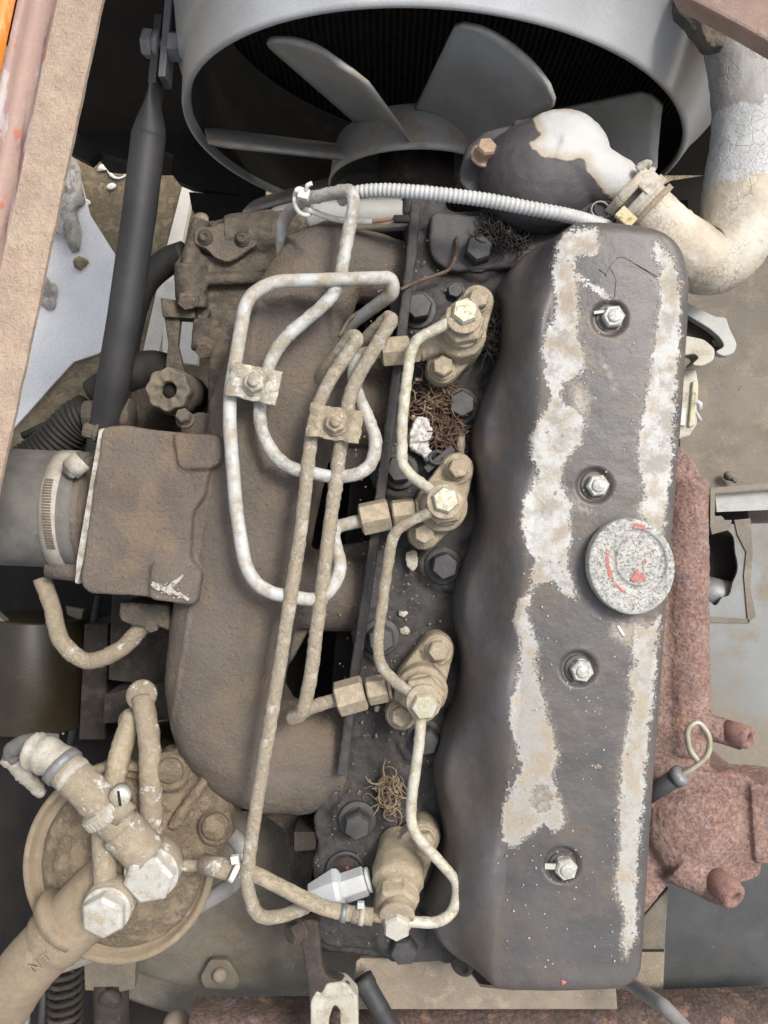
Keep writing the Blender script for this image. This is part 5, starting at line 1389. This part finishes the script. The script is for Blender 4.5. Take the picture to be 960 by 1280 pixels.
WHITE = [(656, 128), (740, 130), (790, 190), (850, 250), (800, 300), (775, 262), (752, 238), (735, 215), (730, 200), (700, 200), (680, 196), (664, 186), (660, 178), (672, 168), (668, 155)]
set_attr(me, 'pm', np.clip(poly_sd(PX, WHITE), -40, 40))
thm['label'] = 'bulbous thermostat housing, black below and painted white on top'
tb = bolt_mesh(14, 18, 18, 'housing_bolt', 'bolt_black'); tb.materials[0] = grimy('bolt_rusty', (.30, .20, .13), (.36, .26, .18), dust=(.42, .33, .24), dust_amt=.4, rough=.6, grain=2, gd=.6, big=9)
place(tb, 'housing_bolt', 604, 196, zt+14, (.12, .25, 1), .2, thm)
mb = MB(); mb.lathe(at(738, 168, zt+18), Vector((.5, .3, .9)), [(W(9, zt), 0), (W(9.5, zt), 8), (W(6, zt), 11), (W(3, zt), 11)], 18); mb.build('white_plug', M['tie'], thm)
# lifting eye wire loop near the cover's front corner
MB().tube(resample(spline([at(706, 262, -95), at(726, 242, -85), at(744, 236, -80), at(754, 244, -82), at(757, 262, -90)], 8), 3), W(3, -85), 10).build('wire_loop', M['bracket_rust'], eng)
mb = MB(); mb.lathe(at(740, 262, -95), Vector((0, 0, 1)), [(W(26, -90), -20), (W(26, -90), 4), (W(22, -90), 8)], 26); mb.lathe(at(754, 262, -86), ax, [(14, 0), (14, 3), (11, 4.5), (10, 2), (2, 2)], 20)
mb.build('sender_boss', M['head_black'], eng)
MB().tube([at(750, 262, -80)+Vector((12*math.cos(t*.5), 11*math.sin(t*.5), 0)) for t in range(11)], 1.7, 8).build('wire_clip', M['steel_dull'], eng)

# radiator hose
rhose = thing('radiator_hose', 'thick cracked cream painted radiator hose curving up the right side', 'hose', 900, 260, -120)
P = spline([at(795, 252, -95), at(835, 296, -110), at(882, 326, -125), at(915, 302, -130), at(930, 240, -130), at(938, 160, -130), at(928, 80, -130), at(915, 10, -130), at(905, -80, -140)], 10)
f_r = lambda f: W(np.interp(f, [0, .08, .2, .32, .42, .5, .65, 1], [34, 38, 44, 50, 50, 47, 42, 42]), -120)
MB().tube(resample(P, 5), lambda f: float(f_r(f)), 48, jit=1.5).build('hose', M['hose_cream'], rhose)
a, b2 = at(783, 240, -96), at(806, 262, -96); dd = (b2-a).normalized()
def band_ring(c0, L, r, name, mat, par, jit=0):
    return MB().tube(resample([c0, c0+dd*L], 3), r, 40, jit=jit).build(name, mat, par)
band_ring(at(780, 238, -96), 13, W(41, -96), 'hose_lip', M['hose_cream'], rhose, 3)
band_ring(at(794, 252, -98), 12, W(42, -96), 'hose_clip', M['hose_band'], rhose, 1)
band_ring(at(806, 262, -100), 8, W(40, -96), 'hose_clip', M['fitting'], rhose, 1)
mb = MB(); mb.box(at(812, 228, -56), dd*9, Vector((dd.y, -dd.x, .2)).normalized()*16, Vector((0, 0, 2.5))); mb.build('clip_tongue', M['bracket_white'], rhose, bevel=1)
MB().tube(resample([at(796, 212, -58), at(808, 204, -54), at(814, 206, -54)], 3), 5, 8, jit=2.5).build('clip_screw', M['bracket_white'], rhose)
mb = MB(); mb.box(at(782, 272, -62), dd*13, Vector((dd.y, -dd.x, 0)).normalized()*9, Vector((0, 0, 4))); mb.build('yellow_scrap', grimy('scrap_yellow', (.5, .42, .2), (.5, .45, .3), dust_amt=.3, big=12), rhose, bevel=1.5)

# silver coolant tube with label
ct = thing('coolant_tube', 'pale silver tube lying behind the manifold top, with paper label and clip', 'tube', 470, 272, -165)
MB().tube(resample([at(385, 276, -178), at(400, 272, -175), at(528, 268, -165)], 6), W(19, -170), 28).build('tube', M['silver_tube'], ct)
lb = MB().tube(resample([at(511, 269, -165), at(529, 268, -165)], 6), W(20.3, -165), 40).build('paper_label', grimy('label_white', (.74, .74, .71), (.66, .65, .6), dust_amt=.25, big=20, rough=.7), ct)
for (x0, y0, x1, y1) in [(516, 257, 522, 256), (519, 259, 519, 262), (516, 264, 521, 263), (518, 267, 521, 267), (517, 272, 520, 272), (519, 254, 522, 255)]:
    zz = -165+W(20.6, -165)*math.sqrt(max(0, 1-((y0-268.5)/20.3)**2))
    MB().tube([at(x0, y0, zz), at(x1, y1, zz)], .8, 5).build('printed_stroke', M['rod'], lb)
MB().tube([at(531, 268, -165), at(545, 268, -165)], lambda f: W(21-f*3, -165), 24).build('tube_collar', M['clamp'], ct)
mb = MB(); mb.box(at(529, 292, -160), Vector((9, 2, 0)), Vector((-3, 14, 0)), Vector((0, 0, 6))); mb.build('collar_clip', M['fitting'], ct, bevel=1.5)
tag(MB().tube(resample([at(335, 285, -275), at(350, 274, -260), at(400, 262, -240), at(520, 262, -235)], 8), W(16, -250), 18).build('grey_rail_tube', M['pipe_grey']), 'dim grey tube running behind the silver coolant tube', 'tube')

# corrugated conduit, cable tie, wires
con = ribbed(spline([at(425, 250, -92), at(446, 241, -72), at(480, 238, -60), at(530, 241, -48), at(600, 249, -40), at(660, 260, -34), at(712, 270, -40), at(760, 284, -90)], 10), W(8.2, -50), 6.2, 1.0, 16, .8)
tag(con.build('corrugated_conduit', M['conduit']), 'white corrugated cable conduit running from the cable tie over to the cover', 'conduit')
tie = thing('cable_tie', 'white plastic cable tie knotted round pipe and conduit', 'cable tie', 376, 252, -100)
q = at(378, 253, -108); dpt = (at(400, 246, -96)-at(360, 262, -124)).normalized(); u, v = perp(dpt)
MB().tube([q+(u*math.cos(t)+v*math.sin(t))*18+dpt*(2*math.sin(t*2)) for t in [i*2*math.pi/24 for i in range(25)]], 3.4, 8).build('loop', M['tie'], tie)
MB().box(at(380, 243, -84), Vector((7, -2, 0)), Vector((2, 7, 0)), Vector((0, 0, 6))).build('locking_head', M['tie'], tie, bevel=1.2)
MB().tube(resample([at(382, 240, -80), at(384, 232, -74), at(390, 229, -72)], 2), 3, 7, jit=1).build('cut_tail', M['tie'], tie)
MB().tube(resample([at(374, 240, -84), at(368, 238, -82)], 2), 3.2, 7, jit=1).build('cut_tail', M['tie'], tie)
wr = thing('wire_pair', 'thin copper and grey wires ending in a dark crimp below the conduit', 'wire', 450, 280, -130)
MB().tube(resample(spline([at(385, 262, -110), at(420, 274, -120), at(465, 278, -120)], 8), 4), 4.4, 8).build('grey_wire', M['tie'], wr)
MB().tube(resample(spline([at(463, 277, -120), at(480, 275, -118), at(497, 272, -116)], 8), 4), 3, 8).build('copper_wire', M['copper'], wr)
MB().tube(resample(spline([at(440, 284, -122), at(480, 282, -118), at(510, 279, -118)], 8), 4), 4.2, 8).build('tan_wire', M['pipe_tan'], wr)
MB().box(at(502, 274, -112), Vector((11, 0, 0)), Vector((0, 5, 0)), Vector((0, 0, 4))).build('crimp', M['rubber_black'], wr, bevel=1)
tag(MB().tube(resample(spline([at(571, 296, -128), at(570, 318, -118), at(562, 336, -112), at(545, 344, -112), at(522, 352, -104), at(500, 362, -92)], 8), 3), 2.3, 7, jit=1).build('tie_wire', M['twig']), 'thin rusty wire lying across the head from the front bolt to the white pipe', 'wire')
tag(MB().tube(resample(spline([at(497, 356, -60), at(470, 380, -100), at(440, 396, -118), at(424, 420, -130)], 8), 3), 2.6, 7, jit=1).build('tie_wire', M['twig_straw']), 'thin straw coloured wire twisted down beside the white pipe corner', 'wire')

# ------------------------------------------------------------------ exhaust manifold
ex = MB(); ze = -190
ex.prism(roundpoly([(780, 560), (845, 552), (866, 572), (879, 600), (883, 650), (884, 780), (886, 900), (890, 965), (840, 1010), (780, 1010)], 10), ze, ze-100)
ex.tube(resample([at(855, 600, ze-20), at(855, 760, ze-20), at(858, 940, ze-20)], 12), W(30, ze), 26)
ex.prism(roundpoly([(800, 985), (850, 962), (935, 968), (955, 995), (957, 1050), (950, 1100), (925, 1104), (880, 1098), (850, 1090), (800, 1150), (770, 1150)], 12), ze+12, ze-110)
ex.ball(at(862, 1035, ze+0), W(62, ze), 24, (1, .95, .75))
ex.tube([at(875, 905, ze), at(930, 922, ze+10)], W(16, ze), 22)
ex.tube([at(845, 1068, ze+10), at(915, 1118, ze+26)], [W(34, ze), W(20, ze)], 26)
ex.prism(roundpoly([(938, 980), (1010, 985), (1010, 1080), (945, 1080)], 8), ze+22, ze-80)
exh = ex.build('exhaust_manifold', M['rust'], eng, remesh=3, smooth_it=6, disp=[(30, 5), (7, 2.0)])
freeze(exh); exh['label'] = 'pinkish rust scaled exhaust manifold'
for (x, y, z, r, axx) in [(932, 921, ze+34, 12, (.7, -.1, 1)), (915, 1119, ze+66, 14, (.5, -.4, 1))]:
    mb = MB(); mb.lathe(at(x, y, z), Vector(axx), [(r+4, -40), (r+5, 4), (r+2, 7), (r-4, 7), (r-6, 3), (r-6.5, -14), (1, -14)], 24)
    mb.build('stub_mouth', grimy('stub_pink', (.30, .165, .135), (.25, .15, .125), dust=(.36, .25, .21), dust_amt=.4, rough=.9, grain=2.4, gd=1.6, big=14), exh)
dip = thing('dipstick', 'dipstick with a bent wire loop handle in front of the rusty manifold', 'dipstick', 855, 960, -130)
MB().tube(resample(fillet([at(853, 968, -124), at(870, 958, -120), at(886, 944, -118), at(888, 920, -118), at(872, 900, -118), at(858, 912, -118), at(862, 938, -119), at(872, 950, -120)], 16), 2.5), W(3.8, -118), 10).build('loop_handle', M['brass_wire'], dip)
MB().tube([at(800, 1000, -170), at(846, 972, -132)], W(11, -140), 20).build('guide_tube', M['rod'], dip)
MB().lathe(at(846, 972, -132), (at(846, 972, -132)-at(800, 1000, -170)), [(14, -2), (15, 4), (15, 9), (12, 12), (5, 14)], 24).build('guide_collar', M['steel_dull'], dip)

# ------------------------------------------------------------------ lifting bracket, small pieces at the bottom
lb = MB(); zl = -110
lb.prism(roundpoly([(372, 1150), (398, 1150), (402, 1205), (408, 1222), (432, 1228), (446, 1245), (448, 1330), (428, 1330), (426, 1262), (416, 1256), (410, 1275), (408, 1330), (388, 1330), (386, 1240), (378, 1190)], 6), zl, zl-22)
lif = lb.build('lifting_bracket', M['bracket_rust'], eng, remesh=2.4, smooth_it=3, disp=[(12, 2)])
mb = MB(); mb.prism(roundpoly([(388, 1252), (396, 1238), (400, 1246), (408, 1230), (430, 1228), (447, 1246), (449, 1335), (427, 1335), (425, 1262), (417, 1256), (411, 1275), (408, 1335), (388, 1335)], 5), zl+3, zl-26)
mb.build('painted_hook', M['bracket_white'], lif, remesh=2.2, smooth_it=3, disp=[(9, 1.5)])
place(bolt_mesh(15, 14, 17, 'bracket_bolt', 'bracket_rust'), 'bracket_bolt', 376, 1161, zl+0, (-.7, -.1, .7), .2, lif)
mb = MB(); mb.prism([(330, 940), (400, 1030), (400, 1160), (365, 1150), (360, 1040), (320, 1010)], -230, -300); mb.prism([(368, 1040), (395, 1040), (395, 1062), (368, 1064)], -160, -230)
mb.build('head_side', M['deep'], eng)

# ------------------------------------------------------------------ debris between the injectors
def nest(name, label, cx, cy, rx_, ry_, z, n, mat, seed, th=1.1, hgt=26, cat='debris'):
    r = random.Random(seed); mb = MB()
    for k in range(n):
        a = r.random()*6.28; q = math.sqrt(r.random())
        p = at(cx+rx_*q*math.cos(a), cy+ry_*q*math.sin(a), z+r.uniform(0, hgt)*(1-q*.6))
        d = Vector((r.uniform(-1, 1), r.uniform(-1, 1), r.uniform(-.3, .3))).normalized(); pts = [p]; turn = r.uniform(-.5, .5)
        for i in range(r.randint(7, 15)):
            d = (d+Vector((-d.y, d.x, 0))*turn*.6+Vector((r.uniform(-.25, .25), r.uniform(-.25, .25), r.uniform(-.15, .12)))).normalized()
            turn += r.uniform(-.2, .2)
            p = p+d*2.6
            if p.z < z-2: p.z = z-1
            pts.append(p.copy())
        mb.tube(pts, lambda f, t=r.uniform(.4, 1.6)*th: t*(1-.5*f), 4)
        if r.random() < .22:
            u_ = Vector((r.uniform(-1, 1), r.uniform(-1, 1), r.uniform(-.4, .4))).normalized(); v_ = u_.cross(Vector((0, 0, 1))).normalized()
            mb.box(pts[0], u_*r.uniform(2, 5.5), v_*r.uniform(.8, 2.4), Vector((0, 0, .4)))
    return tag(mb.build(name, mat), label, cat, kind='stuff')
nest('root_tangle', 'brown tangle of dry rootlets below the front injector', 548, 505, 26, 26, -135, 230, M['twig'], 1, 1.2)
nest('root_tangle', 'round ball of dry brown rootlets left of the lower head bolt, above the white scrap', 558, 545, 17, 18, -128, 170, M['twig'], 2, 1.2, 30)
nest('root_tangle', 'dark tangle of hair and roots right of the front injector', 613, 412, 13, 34, -118, 180, M['twig_dark'], 3, 1.0, 20)
nest('root_tangle', 'dark oily tangle behind the frontmost head bolt, under the conduit', 632, 290, 26, 18, -125, 170, M['twig_dark'], 4, 1.1, 24)
nest('root_tangle', 'small straw coloured rootlet clump above the rearmost injector', 488, 992, 17, 24, -135, 70, M['twig_straw'], 5, 1.2, 16)
nest('straw_wisp', 'loose straw wisps across the brown rootlets', 540, 500, 32, 34, -118, 22, M['twig_straw'], 8, .9, 14)
# white rag and dark clip
rg = MB(); rg.prism(roundpoly([(510, 545), (520, 520), (536, 522), (540, 540), (534, 556), (544, 566), (534, 578), (526, 566), (514, 562)], 5), -112, -140)
tag(rg.build('rag_scrap', M['cloth'], None, remesh=2, smooth_it=3, disp=[(9, 9), (4, 3)]), 'crumpled white rag scrap stuck between the first two injectors', 'rag')
ck = thing('broken_clip', 'small black broken plastic clip beside the white rag', 'clip', 548, 572, -110)
d = (at(566, 562, -105)-at(532, 590, -110)); n_ = Vector((-d.y, d.x, 0)).normalized()
MB().box(at(549, 574, -108), d*.5, n_*5, Vector((0, 0, 4))).build('clip_arm', M['bolt_black'], ck, bevel=1)
MB().tube([at(546+9*math.cos(t*.6), 572+8*math.sin(t*.6), -102) for t in range(10)], 2.6, 8).build('clip_ring', M['bolt_black'], ck)
rock(576, 558, -118, 9, 'mud_flake', 'pale brown mud flake against the cover beside the black clip', M['plate_tan'], 51, (.6, 2, .5), 'mud')
gl = MB(); gl.prism(roundpoly([(507, 690), (520, 687), (523, 705), (516, 716), (508, 706)], 4), -132, -140)
tag(gl.build('resin_chip', M['bracket_white'], None, remesh=1.6, smooth_it=2, disp=[(6, 5)]), 'clear whitish resin chip on the head left of the second injector foot', 'chip')
for k, (x, y, r_, l) in enumerate([(504, 768, 5, 'tiny pale crumb on the head, upper one of two above the third injector'), (506, 789, 6, 'pale crumb on the head, lower one of two above the third injector'), (471, 886, 4, 'grey crumb on the head under the third injector\'s union nut')]):
    rock(x, y, -138, r_, 'grit_crumb', l, M['bracket_white'], 60+k, (1, .8, .6), 'crumb')
rock(705, 1228, 1.5, 3.8, 'paint_flake', 'tiny red paint flake on the cover\'s lower edge', M['paint_red'], 71, (1, .7, .3), 'paint flake')
rock(747, 958, 1.5, 4, 'mud_flake', 'small grey mud flake in the middle of the cover between its lower two nuts', M['plate_tan'], 72, (1, 1, .35), 'mud')
# grit scattered over head, elbow, manifold
gr = MB(); r = random.Random(5)
for k in range(420):
    x = r.uniform(470, 600); y = r.uniform(300, 1180); x -= (y-300)*.10
    c = at(x, y, -141+r.uniform(-1, 3)); s_ = r.uniform(.8, 2.2)
    gr.lathe(c, Vector((r.random(), r.random(), 1)), [(s_, 0), (s_*.7, s_)], 5, False)
tag(gr.build('grit', M['plate_tan']), 'loose grit scattered over the cylinder head', 'grit', kind='stuff')
cr = MB()
for k in range(260):
    f = r.random(); y = 300+f*920; x = tab(y, T_xr)+r.uniform(-10, 150)
    if x > tab(y, T_xe)-12: continue
    s_ = r.uniform(.5, 1.6)
    cr.lathe(at(x, y, .6), Vector((r.random()-.5, r.random()-.5, 1)), [(s_, 0), (s_*.6, s_*.8)], 5, False)
tag(cr.build('paint_crumbs', M['bracket_white']), 'loose pale crumbs scattered on the rocker cover', 'crumbs', kind='stuff')

# repeats that belong together
GR = {'litter_scrap': 'scraps of litter on the soil', 'black_hose': 'black hoses beside the injection pump', 'pale_board_and_ground': 'pale boards on the soil', 'tie_wire': 'thin wires lying over the head', 'grit_crumb': 'pale crumbs on the cylinder head', 'root_tangle': 'root tangles between the injectors', 'thin_tube': 'thin tubes beside the spring', 'rubble_chunk': 'rubble on the pale concrete', 'mud_flake': 'mud flakes on and beside the cover'}
for o in bpy.data.objects:
    k = o.name.split('.')[0]
    if k in GR and o.parent is None: o['group'] = GR[k]
